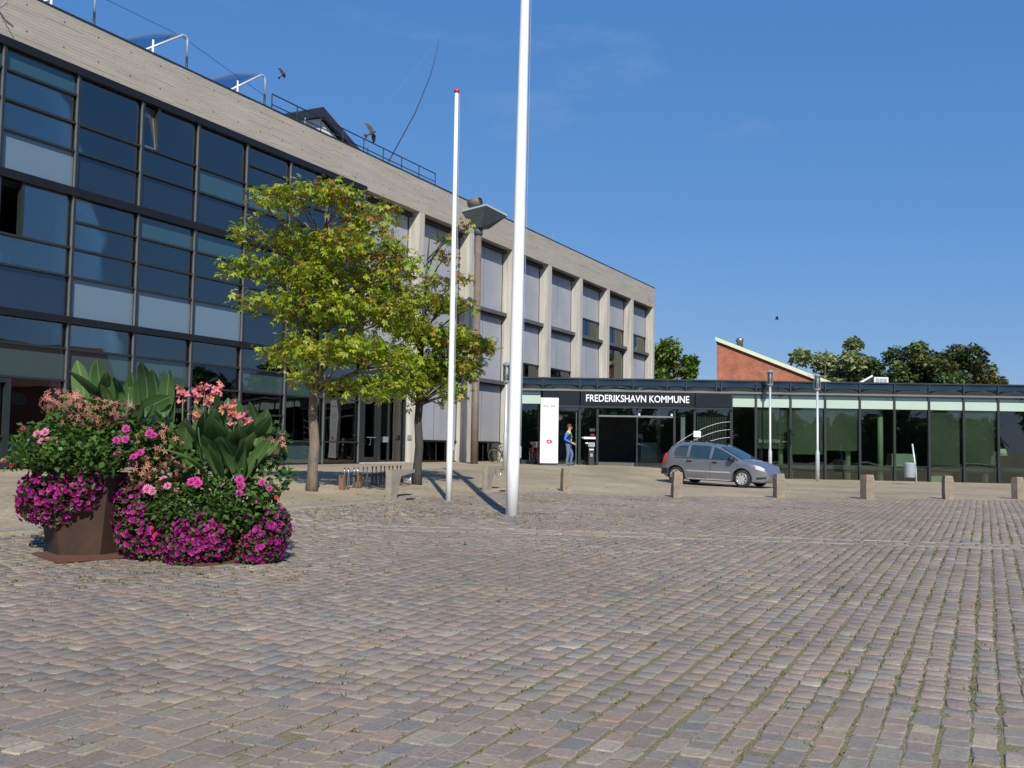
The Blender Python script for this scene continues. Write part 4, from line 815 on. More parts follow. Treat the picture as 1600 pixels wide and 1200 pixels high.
def palmate():
    v, f = [], []
    for k, (a, l) in enumerate(((-100, .62), (-52, .85), (0, 1.0), (52, .85), (100, .62))):
        a = math.radians(a); c, s = math.cos(a), math.sin(a); w_ = .2 * l + .03; o = len(v)
        for (x, y, z) in ((.05, 0, 0), (.58 * l, -w_, .06), (l, 0, -.08), (.58 * l, w_, .06)): v.append((x * c - y * s, x * s + y * c, z))
        f.append((o, o + 1, o + 2, o + 3))
    return np.array(v), np.array(f)
def simple_leaf(w_=.32):
    return np.array([(0, 0, 0), (.5, -w_, .08), (1, 0, -.05), (.5, w_, .08)], float), np.array([(0, 1, 2, 3)])
PALM = palmate(); LEAF = simple_leaf(); FLOWER = None
def in_ellipsoid(n, c, r, rng, shell=.5):
    d = rng.normal(0, 1, (n, 3)); d /= np.linalg.norm(d, axis=1)[:, None]; k = (shell + (1 - shell) * rng.random(n)) ** .6
    return np.array(c) + d * k[:, None] * np.array(r)
def branch(b, p0, p1, r0, r1, rng, sag=.2):
    p0, p1 = np.array(p0, float), np.array(p1, float); pts = []
    for q in range(6):
        t = q / 5; p = p0 * (1 - t) + p1 * t; p[2] += sag * math.sin(PI * t) * np.linalg.norm(p1 - p0) * .35; p += rng.normal(0, .018, 3) * (0 < q < 5); pts.append(tuple(p))
    b.tube(pts, [r0 + (r1 - r0) * q / 5 for q in range(6)], 6); return pts
def plaza_tree(X, Y, clumps, fork, r0, bark, label, seed, nl, lean=0.):
    rng = np.random.default_rng(seed); t = empty('maple_tree', (X, Y, G(X, Y)), 0, label, 'tree', 'young trees before the concrete building')
    b = MB(); top = max(c[2] for c in clumps)
    tp = [(0, 0, -.1), (.01, 0, .5), (.035 + lean * .3, .02, fork * .45), (-.02 + lean * .5, 0, fork * .75), (lean, .02, fork), (lean * 1.3, .05, fork + (top - fork) * .35), (lean * 1.5 + .1, 0, fork + (top - fork) * .75), (lean * 1.6 + .15, 0, top - .2)]
    b.tube(tp, [r0 * 1.3, r0 * .98, r0 * .97, r0 * .86, r0 * .9, r0 * .5, r0 * .22, .012], 12); b.build('trunk', bark, t, True)
    bb = MB(); P, S_, Cc = [], [], []
    for (x, y, z, rx, rz, dens, orange) in clumps:
        zs = max(fork * .95, min(z - .5 - .35 * math.hypot(x, y), top - .8)); k = min(1, max(0, (zs - fork) / max(top - fork, .1))); st = (lean + .12 * k, .03, zs)
        branch(bb, st, (x, y, z - rz * .3), max(.012, r0 * .42 * (1 - .6 * k)), .008, rng)
        n = int(nl * dens * rx * rx * (rz / .35)); pts = in_ellipsoid(n, (x, y, z), (rx, rx, rz), rng, .25); P.append(pts); S_.append(rng.uniform(.075, .15, n))
        for _ in range(3): e = in_ellipsoid(1, (x, y, z), (rx * .9, rx * .9, rz * .6), rng, .7)[0]; branch(bb, (x, y, z - rz * .3), e, .012, .004, rng, .1)
        g_ = rng.random(n)[:, None]; c = np.array((.17, .30, .024)) * (1 - g_) + np.array((.43, .49, .04)) * g_
        o_ = (rng.random(n) < orange * .75)[:, None]; c = np.where(o_, np.array((.36, .19, .04)) * (.7 + .5 * rng.random(n)[:, None]), c)
        y_ = (rng.random(n) < .12)[:, None]; c = np.where(y_, np.array((.46, .42, .05)), c); Cc.append(c * (.75 + .5 * rng.random(n)[:, None]))
    bb.build('limb', bark, t, True)
    P, S_, Cc = np.concatenate(P), np.concatenate(S_), np.concatenate(Cc); P = P + rng.normal(0, .07, P.shape)
    V, F = scatter(P, S_, *PALM, rng, .75, .3)
    o = np_mesh('crown', V, F, 'leaf', t, col=np.repeat(Cc, len(PALM[0]), 0)); o['kind'] = 'stuff'; return t
def px_clumps(L, bx, by, ppm, seed, depth):
    r = random.Random(seed); out_ = []
    for (x, y, rx, rz, dens, org) in L:
        X_, Z_ = (x - bx) / ppm, (by - y) / ppm; m_ = max(.15, depth * (1 - abs(X_) / 2.9))
        for q in range(2 if rx > .4 else 1): out_.append((X_ + r.uniform(-.12, .12), r.uniform(-m_, m_) if q else r.uniform(-m_, 0), Z_ + r.uniform(-.1, .1), rx * r.uniform(.9, 1.15), rz * r.uniform(.95, 1.4), dens, org))
    return out_
c1 = px_clumps([(425, 322, .5, .24, .8, .22), (470, 318, .45, .22, .7, .25), (528, 322, .6, .26, .8, .3), (592, 325, .4, .26, .6, .3), (560, 350, .5, .25, .8, .3), (390, 372, .42, .24, .7, .25), (455, 372, .65, .3, .9, .2), (540, 385, .7, .3, .9, .3), (600, 388, .55, .3, .8, .35),
                (365, 425, .42, .2, .8, .15), (420, 425, .6, .28, .9, .15), (495, 440, .75, .32, 1, .2), (570, 435, .7, .3, .9, .3), (625, 415, .45, .25, .7, .4), (400, 478, .45, .22, .8, .1), (455, 485, .6, .28, .9, .1), (530, 490, .7, .3, 1, .12), (600, 485, .65, .3, 1, .15),
                (425, 560, .42, .2, .8, .15), (465, 545, .5, .25, .9, .12), (520, 550, .6, .28, 1, .12), (575, 545, .6, .28, 1, .05), (480, 590, .42, .2, .7, .1), (545, 600, .45, .22, .8, .03), (595, 598, .5, .25, .9, .0), (620, 560, .45, .3, .9, .05)], 489, 767, 70.7, 5, 1.5)
plaza_tree(-4.37, 22.01, c1, 2.25, .115, 'bark', 'broad yellow-green tree with pale trunk standing behind the planters', 11, 600)
c2 = px_clumps([(690, 372, .26, .14, .9, .8), (722, 345, .2, .16, .8, .9), (698, 405, .32, .16, .8, .75), (728, 350, .16, .1, .6, .9), (672, 440, .4, .2, .7, .5), (715, 440, .4, .2, .7, .5), (650, 465, .5, .25, .8, .3), (700, 480, .5, .25, .8, .3), (738, 472, .3, .16, .7, .4), (640, 520, .6, .3, .9, .1), (695, 530, .6, .28, .9, .2), (745, 540, .42, .2, .9, .4), (763, 548, .22, .14, .9, .7),
                (625, 565, .55, .28, .9, .05), (680, 575, .6, .28, 1, .1), (730, 572, .5, .24, .9, .25), (655, 605, .45, .22, .9, .05), (705, 608, .42, .2, .8, .05), (612, 600, .4, .25, .9, .02), (640, 632, .22, .12, .7, .1), (690, 632, .2, .12, .6, .1)], 652, 757, 60.0, 9, 1.1)
plaza_tree(-2.43, 25.95, c2, 2.2, .115, 'bark_dark', 'narrower yellowing tree with dark trunk next to the slim flagpole', 12, 900, .03)
def far_tree(name, X, Y, z0, Hh, R, cols, n, leaf, label, seed, squash=.85, groups='trees behind the library', trunk_h=None, nc=26, lift=.6):
    rng = np.random.default_rng(seed); t = empty(name, (X, Y, z0), 0, label, 'tree', groups); th_ = trunk_h or Hh * .3
    b = MB(); b.tube([(0, 0, -.2), (.1, 0, th_), (0, .1, Hh * .6), (.1, 0, Hh * .9)], [R * .09, R * .07, R * .04, .03], 9)
    P, Cc = [], []; zc = (th_ * .8 + Hh) / 2; rz = (Hh - th_ * .8) / 2
    for q in range(nc):
        d_ = rng.normal(0, 1, 3); d_ /= np.linalg.norm(d_); d_ *= rng.uniform(.45, .92); c = np.array((d_[0] * R, d_[1] * R, zc + d_[2] * rz)); rr = R * rng.uniform(.22, .4)
        b.tube([(0, 0, max(th_ * .8, c[2] - R * .8)), tuple(c * .6 + np.array((0, 0, c[2] * .35))), tuple(c)], [R * .03, R * .02, .01], 5)
        m_ = n // nc; pts = in_ellipsoid(m_, c, (rr, rr, rr * squash), rng, .35); P.append(pts); k = rng.random(); c_ = np.array(cols[0]) * (1 - k) + np.array(cols[1]) * k; Cc.append(c_ * (.65 + .7 * rng.random(m_)[:, None]))
    b.build('trunk', 'bark_dark', t, True); P, Cc = np.concatenate(P), np.concatenate(Cc)
    V, F = scatter(P, rng.uniform(.7, 1.3, len(P)) * leaf, *LEAF, rng, lift, .1); o = np_mesh('crown', V, F, 'leaf_far', t, col=np.repeat(Cc, 4, 0)); o['kind'] = 'stuff'; return t
gl_ = [(.10, .18, .025), (.22, .29, .04)]; gw = [(.22, .27, .11), (.34, .38, .16)]; gd = [(.06, .11, .03), (.13, .19, .055)]; gdd = [(.055, .08, .025), (.14, .145, .04)]
far_tree('lime_tree', 14.0, 92, -1.5, 11.8, 3.5, gl_, 12000, .42, 'bright green tree showing beside the corner of the concrete building', 21)
far_tree('lime_tree', 17.2, 95, -1.5, 8.9, 2.0, gl_, 5000, .4, 'low green tree right of the bright one behind the library roof', 22)
far_tree('willow_tree', 27.4, 87, -1.5, 11.6, 3.4, gw, 12000, .42, 'pale willow-like tree right of the brick hall', 23, .7)
far_tree('willow_tree', 30.6, 88, -1.5, 12.0, 3.1, gw, 12000, .42, 'pale feathery tree just left of the dark green trees', 24, .7)
far_tree('oak_tree', 32.9, 84, -1.5, 11.0, 3.0, gd, 12000, .38, 'mid dark green tree behind the white roof box', 25)
far_tree('oak_tree', 36.1, 82, -1.5, 11.2, 3.2, gdd, 14000, .36, 'large dark copper-green tree, biggest behind the library', 26)
far_tree('oak_tree', 39.5, 83, -1.5, 9.5, 1.9, gdd, 7000, .34, 'dark drooping tree at the right end of the tree row', 27)
far_tree('oak_tree', 34.3, 78, -1.5, 8.0, 2.2, gd, 7000, .36, 'low dark tree in front of the big copper-green one', 28)
# trees across the square, mirrored in the glass
for k, (X, Y, Hh) in enumerate(((40, 52, 8.5), (41, 60, 9.5), (43, 16, 8))):
    far_tree('square_tree', X, Y, -1.5, Hh, 3.4, gd, 3000, .6, ('round green tree across the square beside the brown house', 'taller round green tree at the far end across the square', 'small round green tree nearest the viewer across the square')[k], 40 + k, groups='trees across the square', nc=18)
for k in range(15):
    far_tree('lime_tree', -10 + 5.0 * k, -34 + 2.5 * math.sin(k * 2.1), -1.6, 7.0 + 1.3 * math.sin(k * 1.7), 3.9, gd, 3000, .75, 'unseen tree number %s from the left in the row behind the viewer' % ('one two three four five six seven eight nine ten eleven twelve thirteen fourteen fifteen'.split()[k]), 60 + k, groups='unseen trees behind the viewer', nc=18, trunk_h=.8)  # unseen row, set dense so the library glass mirrors dark green
hg = empty('added_hedge', (24, -31.5, -1.6), 0, 'unseen leaf screen added behind the viewer to darken glass reflections', 'added_hedge'); b = MB(); b.box((-36, -.7, 0), (36, .7, 2.7)); b.build('added_hedge_core', 'added_hedge_core', hg)  # unseen leafy screen, added to close low gaps in the library reflections
_r = np.random.default_rng(5); _P = np.stack([_r.uniform(-36, 36, 5000), _r.uniform(.5, .95, 5000), _r.uniform(.1, 3.1, 5000)], -1); _V, _F = scatter(_P, _r.uniform(.25, .5, 5000), *LEAF, _r, .3)
_o = np_mesh('added_hedge_leaves', _V, _F, 'leaf_far', hg, col=np.repeat(np.array((.03, .06, .02)) * _r.uniform(.6, 1.4, (5000, 1)), 4, 0)); _o['kind'] = 'stuff'

# ================================================================== PLANTERS
def petals(k, n, r, cup=.25):
    v, f = [(0, 0, -.25)], []
    for q in range(10):
        a = 2 * PI * q / 10; rr = 1.0 if q % 2 == 0 else .78; v.append((rr * math.cos(a), rr * math.sin(a), .12 if q % 2 == 0 else .22))
    for q in range(10): f.append((0, 1 + q, 1 + (q + 1) % 10))
    return np.array(v), np.array(f)
PET = petals(0, 6, 1); SPID = (np.array([p for q in range(5) for p in ((0, 0, 0), (.5 * math.cos(q * 1.257 - .30), .5 * math.sin(q * 1.257 - .30), .2), (math.cos(q * 1.257), math.sin(q * 1.257), .05), (.5 * math.cos(q * 1.257 + .30), .5 * math.sin(q * 1.257 + .30), .2))], float), np.array([(4 * q, 4 * q + 1, 4 * q + 2, 4 * q + 3) for q in range(5)]))
def foliage(name, parent, blobs, n, size, cols, seed, tm=LEAF, up=.5, mat='leaf', shell=.55):
    rng = np.random.default_rng(seed); vol = np.array([b_[3] * b_[4] * b_[5] for b_ in blobs]) ** .67; P = np.concatenate([in_ellipsoid(max(3, int(n * v / vol.sum())), b_[:3], b_[3:6], rng, shell) for b_, v in zip(blobs, vol)])
    V, F = scatter(P, rng.uniform(.7, 1.3, len(P)) * size, *tm, rng, up, .1); k = rng.random(len(P))[:, None]; c = (np.array(cols[0]) * (1 - k) + np.array(cols[1]) * k) * (.75 + .5 * rng.random(len(P))[:, None])
    o = np_mesh(name, V, F, mat, parent, col=np.repeat(c, len(tm[0]), 0)); o['kind'] = 'stuff'; return o
def face_scatter(P, Nn, size, tm, rng):
    """flowers facing outward"""
    n = len(P); t = rng.normal(0, 1, (n, 3)); Nn = Nn + rng.normal(0, .3, (n, 3)); Nn /= np.linalg.norm(Nn, axis=1)[:, None]; t -= Nn * (t * Nn).sum(1)[:, None]; t /= np.linalg.norm(t, axis=1)[:, None]; bn = np.cross(Nn, t)
    V = P[:, None] + size[:, None, None] * (tm[0][None, :, 0:1] * t[:, None] + tm[0][None, :, 1:2] * bn[:, None] + tm[0][None, :, 2:3] * Nn[:, None]); F = (np.arange(n) * len(tm[0]))[:, None, None] + tm[1][None]
    return V.reshape(-1, 3), F.reshape(-1, tm[1].shape[1])
def blossoms(name, parent, blobs, n, size, cols, seed, tm=PET):
    rng = np.random.default_rng(seed); P, Nn = [], []
    vol = np.array([b_[3] * b_[5] + b_[4] * b_[5] for b_ in blobs])
    for b_, v in zip(blobs, vol):
        m_ = max(3, int(n * v / vol.sum())); d_ = rng.normal(0, 1, (m_, 3)); d_ /= np.linalg.norm(d_, axis=1)[:, None]; r_ = np.array(b_[3:6]); P.append(np.array(b_[:3]) + d_ * r_ * (rng.uniform(.84, 1.1, (m_, 1)) + .07 * np.sin(d_[:, :1] * 9 + d_[:, 2:3] * 7))); q = d_ / r_; Nn.append(q / np.linalg.norm(q, axis=1)[:, None])
    P, Nn = np.concatenate(P), np.concatenate(Nn); V, F = face_scatter(P, Nn, rng.uniform(.75, 1.25, len(P)) * size, tm, rng); k = rng.random(len(P))[:, None]
    c = (np.array(cols[0]) * (1 - k) + np.array(cols[1]) * k) * (.75 + .45 * rng.random(len(P))[:, None]); c = np.repeat(c, len(tm[0]), 0)
    if tm is PET: c[::len(tm[0])] *= (.28, .2, .3)
    o = np_mesh(name, V, F, 'petal', parent, col=c); o['kind'] = 'stuff'; return o
def pot(name, X, Y, rz, r0, r1, h, plate, label, n=6):
    o = empty(name, (X, Y, G(X, Y)), rz, label, 'planter', 'rusty steel planters')
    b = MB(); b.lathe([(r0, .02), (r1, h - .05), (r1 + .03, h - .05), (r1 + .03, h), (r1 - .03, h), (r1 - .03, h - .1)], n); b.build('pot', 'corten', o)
    b = MB(); b.lathe([(.02, h - .12), (r1 - .03, h - .1), (r1 - .035, h - .09), (.02, h - .09)], n); b.build('soil', 'soil', o)
    b = MB(); b.lathe([(plate, -.02), (plate, .022)], 4, rot=PI / 4 + .6); b.build('base_plate', 'corten_plate', o); return o
def canna(loc, leaves, label, seed, hgt, blooms=()):
    r = random.Random(seed); o = empty('canna_plant', loc, 0, label, 'canna', 'canna plants in the planters')
    tmpls = []
    for q in range(4):
        b = MB(); n = 8; Lh = 1.0; vs = []
        for i in range(n + 1):
            t = i / n; w_ = .145 * max(0, 1 - abs(2 * (t * .96 + .02) - 1.02) ** 2.2) ** .7 if 0 < i < n else .014
            bend = (.12 + .1 * q) * t * t; x = bend; z = t * Lh - .3 * bend
            vs += [(x + .25 * w_, -w_, z), (x, 0, z), (x + .25 * w_, w_, z)]
        fs = []
        for i in range(n): fs += [(3 * i, 3 * i + 1, 3 * i + 4, 3 * i + 3), (3 * i + 1, 3 * i + 2, 3 * i + 5, 3 * i + 4)]
        me = bpy.data.meshes.new('leaf'); me.from_pydata(vs, [], fs); me.materials.append(MATS['canna_leaf']); me.polygons.foreach_set('use_smooth', [True] * len(fs)); tmpls.append(me)
    for k, (dx, dy, z, ln, tilt, az) in enumerate(leaves):
        l = link('leaf', r.choice(tmpls), o); l.location = (dx, dy, z); ln *= r.uniform(.72, .95); l.scale = (ln * r.uniform(.8, 2.2), ln * r.uniform(.85, 1.25), ln); l.rotation_euler = (Matrix.Rotation(az, 3, 'Z') @ Matrix.Rotation(tilt, 3, 'Y') @ Matrix.Rotation(-PI / 2 - az + r.uniform(-.8, .8), 3, 'Z')).to_euler()
    for k in range(4):
        b = MB(); a = r.uniform(0, 6.28); b.tube([(.08 * math.cos(a), .08 * math.sin(a), -.15), (.1 * math.cos(a), .1 * math.sin(a), hgt * .55)], [.02, .012], 7); b.build('stem', 'canna_leaf', o, True)
    for (dx, dy, z) in blooms:
        b = MB(); b.tube([(dx * .3, dy * .3, 0), (dx * .9, dy * .9, z * .6), (dx, dy, z)], [.014, .01, .008], 6); b.build('flower_stalk', 'canna_leaf', o, True)
        rng = np.random.default_rng(int(1000 * (dx + z) + 5000)); P = np.array((dx, dy, z)) + rng.normal(0, .032, (16, 3)) * (1, 1, 1.3); V, F = face_scatter(P, P - np.array((dx, dy, z - .04)) + np.array((0, -.05, .02)), rng.uniform(.035, .06, 16), LEAFP, rng)
        c = np.repeat(np.where(rng.random((16, 1)) < .3, np.array((.75, .35, .16)), np.array((.78, .24, .30))) * rng.uniform(.8, 1.15, (16, 1)), len(LEAFP[0]), 0); np_mesh('flower', V, F, 'petal', o, col=c)
    return o
LEAFP = (np.array([p for q in range(4) for p in ((0, 0, 0), (.55 * math.cos(q * 1.57 - .72), .55 * math.sin(q * 1.57 - .72), .3), (math.cos(q * 1.57), math.sin(q * 1.57), .55), (.55 * math.cos(q * 1.57 + .72), .55 * math.sin(q * 1.57 + .72), .3))], float), np.array([(4 * q, 4 * q + 1, 4 * q + 2, 4 * q + 3) for q in range(4)]))
def dahlia(parent, loc, r, col, seed):
    rng = np.random.default_rng(seed); vs, fs = [], []
    for ring, (nn, rr, up_) in enumerate(((14, 1.0, .15), (11, .75, .4), (8, .5, .65), (5, .28, .8))):
        for q in range(nn):
            a = 2 * PI * q / nn + ring * .3 + rng.normal(0, .08); c, s = math.cos(a), math.sin(a); o = len(vs); w_ = .17
            for (x, y, z) in ((.05, 0, 0), (rr * .6, -w_, up_ * .5), (rr, 0, up_ * .7 + rng.normal(0, .05)), (rr * .6, w_, up_ * .5)): vs.append((x * c - y * s, x * s + y * c, z))
            fs.append((o, o + 1, o + 2, o + 3))
    V = np.array(vs) * r; M_ = np.array(Matrix.Rotation(rng.uniform(.7, 1.3), 3, 'X') @ Matrix.Rotation(rng.uniform(-.5, .5), 3, 'Z')); V = V @ M_.T
    return np_mesh('flower', V, np.array(fs), 'petal', parent, col=np.array(col) * rng.uniform(.8, 1.15, (len(V) // 4, 1)).repeat(4, 0), loc=loc)
GR = [(.04, .10, .018), (.11, .21, .04)]; MAG = [(.33, .01, .17), (.55, .025, .30)]; PNK = [(.66, .20, .20), (.62, .30, .22)]
def px(P0, ppm):   # photo offsets to metres about a planter
    return lambda x, y, dy=0.: ((x - P0[0]) / ppm, dy, (P0[1] - y) / ppm)
# left planter
PLX, PLY = -5.28, 12.55; zL = G(PLX, PLY)
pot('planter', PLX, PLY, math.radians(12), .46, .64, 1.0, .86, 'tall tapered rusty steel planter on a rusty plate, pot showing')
q = px((125, 864), 124.5); 
def blob(x, y, rx, ry, rz, dy=0.): a = q(x, y, dy); return (*a, rx, ry, rz)
mound = empty('bedding_plants', (PLX, PLY, zL), 0, 'green leafy mound with pink star flowers topping the left planter', 'flowers')
foliage('leaves', mound, [blob(150, 712, .5, .35, .2, -.62), blob(95, 712, .45, .35, .18, -.6), blob(120, 725, .6, .5, .2, -.3), blob(120, 690, .66, .6, .34), blob(60, 690, .38, .4, .26, -.1), blob(190, 690, .42, .4, .3, -.05), blob(110, 652, .42, .36, .26, -.1), blob(215, 700, .26, .3, .26, -.15), blob(35, 700, .2, .2, .18, -.1), blob(26, 722, .13, .15, .1, -.3), blob(125, 705, .55, .5, .3, -.25), blob(165, 655, .32, .3, .22, -.1)], 4600, .085, GR, 51)
blossoms('pink_blossoms', mound, [blob(100, 635, .3, .25, .2, -.28), blob(150, 645, .38, .25, .2, -.3), blob(85, 625, .18, .15, .14, -.25), blob(185, 640, .16, .15, .12, -.3), blob(130, 660, .3, .2, .1, -.35)], 300, .042, PNK, 52, SPID)
dh = empty('dahlia_plant', (PLX, PLY, zL), 0, 'pink and magenta dahlias blooming in the left planter', 'dahlias')
for k, (x, y, c) in enumerate(((68, 680, 0), (80, 677, 0), (75, 691, 0), (84, 690, 0), (96, 690, 0), (77, 709, 0), (200, 670, 1), (187, 688, 1), (200, 686, 1), (189, 708, 1), (213, 712, 1), (222, 706, 1), (44, 672, 2), (16, 722, 2), (28, 728, 2), (234, 676, 1), (240, 680, 1))):
    a = q(x, y, -.52 + .1 * abs(x - 125) / 100); dahlia(dh, a, .058 if c != 2 else .035, ((.78, .27, .42), (.68, .07, .38), (.6, .05, .09))[c], 60 + k)
pt = empty('petunia_plant', (PLX, PLY, zL), 0, 'magenta petunias hanging over the left side of the tall planter', 'petunias', 'trailing petunias')
PB = [blob(96, 770, .34, .26, .34, -.42), blob(58, 782, .24, .22, .28, -.2), blob(128, 762, .32, .2, .28, -.52), blob(152, 748, .2, .16, .15, -.55), blob(74, 765, .22, .2, .22, -.45), blob(100, 800, .26, .18, .18, -.42), blob(40, 775, .16, .18, .2, -.1)]
foliage('leaves', pt, PB, 1900, .055, GR, 53, shell=.8); blossoms('blossoms', pt, PB, 820, .035, MAG, 54)
canna((PLX + .22, PLY + .2, zL + 1.5), [(-.35 + .11 * k, random.uniform(-.15, .2), .15 + .1 * math.sin(k), random.uniform(.62, .98), random.uniform(.05, .45) * (1 if k > 4 else 1), (PI if k < 4 else 0) + random.uniform(-.9, .9)) for k in range(11)] + [(random.uniform(-.35, .4), random.uniform(-.2, .2), random.uniform(0, .25), random.uniform(.55, .85), random.uniform(.1, .7), random.uniform(-3.1, 3.1)) for k in range(14)] + [(.2, -.1, .2, .85, 1.05, -.1), (.25, -.05, .05, .75, 1.35, -.25), (.2, -.2, .1, .6, .9, -.5), (-.3, -.1, .2, .6, .9, PI + .2), (.0, -.2, .3, .7, .3, -1.5), (.1, -.25, .1, .6, .5, -1.2)], 'broad-leaved canna rising behind the pink flowers of the left planter', 55, 1.0)
# right planter, nearly hidden under its flowers
PRX, PRY = -3.72, 12.5; zR = G(PRX, PRY)
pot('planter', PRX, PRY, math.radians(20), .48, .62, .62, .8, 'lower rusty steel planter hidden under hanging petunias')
q = px((333, 868), 124.0)
mound = empty('bedding_plants', (PRX, PRY, zR), 0, 'dense green foliage mound spilling over the right planter', 'flowers')
foliage('leaves', mound, [blob(340, 775, .72, .6, .32, -.1), blob(270, 740, .5, .45, .35, .05), blob(410, 740, .36, .4, .32, .05), blob(250, 690, .34, .35, .3, .15), blob(415, 690, .24, .25, .28, .2), blob(300, 790, .4, .4, .3, -.3), blob(390, 790, .45, .4, .3, -.3), blob(230, 760, .26, .3, .35, .0), blob(345, 800, .5, .3, .25, -.42)], 4400, .088, GR, 56)
blossoms('pink_blossoms', mound, [blob(250, 700, .34, .25, .28, -.1), blob(420, 690, .2, .2, .2, .0), blob(270, 735, .3, .2, .2, -.3), blob(235, 740, .14, .2, .2, -.25)], 280, .040, PNK, 57, SPID)
dh = empty('dahlia_plant', (PRX, PRY, zR), 0, 'pink dahlias dotted over the green mound of the right planter', 'dahlias')
for k, (x, y, c, r) in enumerate(((252, 760, 0, .07), (260, 763, 0, .06), (275, 745, 0, .055), (284, 755, 0, .055), (300, 760, 0, .04), (322, 748, 1, .07), (332, 750, 1, .07), (328, 745, 1, .06), (389, 744, 1, .065), (393, 753, 1, .06), (391, 764, 1, .055), (413, 776, 1, .045), (421, 748, 1, .05), (433, 757, 1, .05), (433, 790, 1, .045), (402, 800, 1, .05), (374, 689, 1, .05), (443, 770, 2, .03), (268, 827, 2, .03), (318, 812, 2, .03), (262, 818, 2, .025), (238, 672, 1, .07), (246, 678, 1, .06))):
    a = q(x, y, -.62 + .25 * abs(x - 335) / 110 + .4 * max(0, (760 - y) / 100)); dahlia(dh, a, r, ((.78, .27, .42), (.68, .07, .38), (.75, .04, .05))[c], 90 + k)
for lb, PB, sd in (('magenta petunias hanging between the two planters', [blob(222, 790, .28, .3, .36, -.1), blob(235, 830, .3, .3, .28, -.2), blob(250, 850, .22, .2, .2, -.25), blob(205, 770, .14, .2, .2, .0)], 58),
                   ('magenta petunias at the front of the right planter, touching the ground', [blob(328, 845, .34, .28, .28, -.52), blob(300, 832, .18, .2, .3, -.48), blob(356, 832, .2, .22, .28, -.52), blob(335, 815, .26, .2, .18, -.56)], 59),
                   ('magenta petunias on the right edge of the right planter', [blob(424, 838, .24, .3, .32, -.28), blob(438, 818, .15, .28, .26, -.1), blob(413, 850, .2, .22, .22, -.38)], 60)):
    pt = empty('petunia_plant', (PRX, PRY, zR), 0, lb, 'petunias', 'trailing petunias'); foliage('leaves', pt, PB, 1700, .055, GR, sd, shell=.8); blossoms('blossoms', pt, PB, 720, .035, MAG, sd + 20)
canna((PRX - .42, PRY + .25, zR + 1.0), [(random.uniform(-.2, .2), random.uniform(-.15, .15), random.uniform(0, .25), random.uniform(.55, .8), random.uniform(.1, .6), random.uniform(-3.1, 3.1)) for k in range(7)] + [(-.1, 0, .15, .85, .25, PI), (0, -.1, .2, .8, .1, 0), (.1, 0, .15, .75, .3, .3), (-.15, -.05, .1, .65, .75, PI + .2), (.05, -.1, .1, .6, .4, -1.2), (-.05, -.15, .0, .6, .5, -2)], 'smaller canna with pink flowers at the left of the right planter', 71, .9, ((.22, -.05, 1.12), (.12, -.1, 1.05), (.36, -.0, 1.1), (-.06, -.05, 1.08), (.3, -.08, .98)))
canna((PRX + .2, PRY + .0, zR + .92), [(random.uniform(-.35, .4), random.uniform(-.2, .2), random.uniform(0, .3), random.uniform(.6, .95), random.uniform(.05, .5), random.uniform(-3.1, 3.1)) for k in range(16)] + [(-.25, .05, .25, .95, .25, PI + .3), (-.15, -.1, .25, .9, .15, PI - .4), (-.05, .1, .3, 1.0, .1, .4), (.05, -.1, .25, .95, .2, -.6), (.15, .05, .25, .95, .25, .2), (.3, 0, .25, .95, .3, -.2), (.2, -.1, .15, .75, .8, -.25), (.2, -.05, .2, .8, .95, .0), (-.2, -.2, .1, .75, .55, -2), (0, -.25, .05, .7, .5, -1.5), (.2, -.2, .05, .75, .6, -1), (-.3, -.1, .0, .65, .9, PI), (-.3, -.15, .05, .6, 1.1, PI + .4), (.15, -.2, .0, .6, .8, -.5), (-.1, .2, .3, .95, .2, 1.6), (.35, .1, .3, .9, .15, .9), (-.3, .15, .3, .9, .3, 2.6), (.1, -.05, .35, .85, .1, 2.4), (-.2, -.1, .3, .8, .2, -2.6), (.25, -.1, .2, .8, .3, .3), (.05, -.2, .2, .8, .3, -1.9)], 'large canna with salmon flowers crowning the right planter', 72, 1.0, ((-.33, -.3, .86), (.14, -.35, .88), (.27, -.3, .8), (.1, -.38, .95)))

# ================================================================== STREET FURNITURE
BOL = ['granite bollard left of the parked car, nearest the flagpole', 'granite bollard in front of the rear wheel of the car', 'granite bollard at the nose of the car', 'granite bollard right of the car, left of the grey litter bin', 'granite bollard right of the grey litter bin', 'granite bollard at the right picture edge']
for k, ((X, Y), hh) in enumerate(zip(((1.55, 27.98), (4.57, 27.51), (7.6, 28.3), (10.22, 28.64), (12.94, 29.59), (15.45, 30.46)), (.64, .70, .68, .70, .69, .67))):
    r = random.Random(k); b = MB(); n = 5; vs = []; wq = .125 if k != 3 else .14
    for i in range(n + 1):
        z = -.1 + (hh + .1) * i / n; e = .018 if i == n else 0
        for (sx, sy) in ((-1, -1), (0, -1), (1, -1), (1, 0), (1, 1), (0, 1), (-1, 1), (-1, 0)): vs.append((sx * (wq - e) + r.uniform(-.008, .008), sy * (wq - e) + r.uniform(-.008, .008), z + r.uniform(-.008, .008) * (0 < i)))
    fs = [(i * 8 + j, i * 8 + (j + 1) % 8, i * 8 + 8 + (j + 1) % 8, i * 8 + 8 + j) for i in range(n) for j in range(8)] + [tuple(n * 8 + j for j in range(8))]
    b.add(vs, fs); o = b.build('granite_bollard', 'granite_bollard'); o.location = (X, Y, G(X, Y)); o.rotation_euler = (r.gauss(0, .012), r.gauss(0, .012), r.uniform(-.15, .45)); tag(o, BOL[k], 'bollard', 'granite bollards across the square')
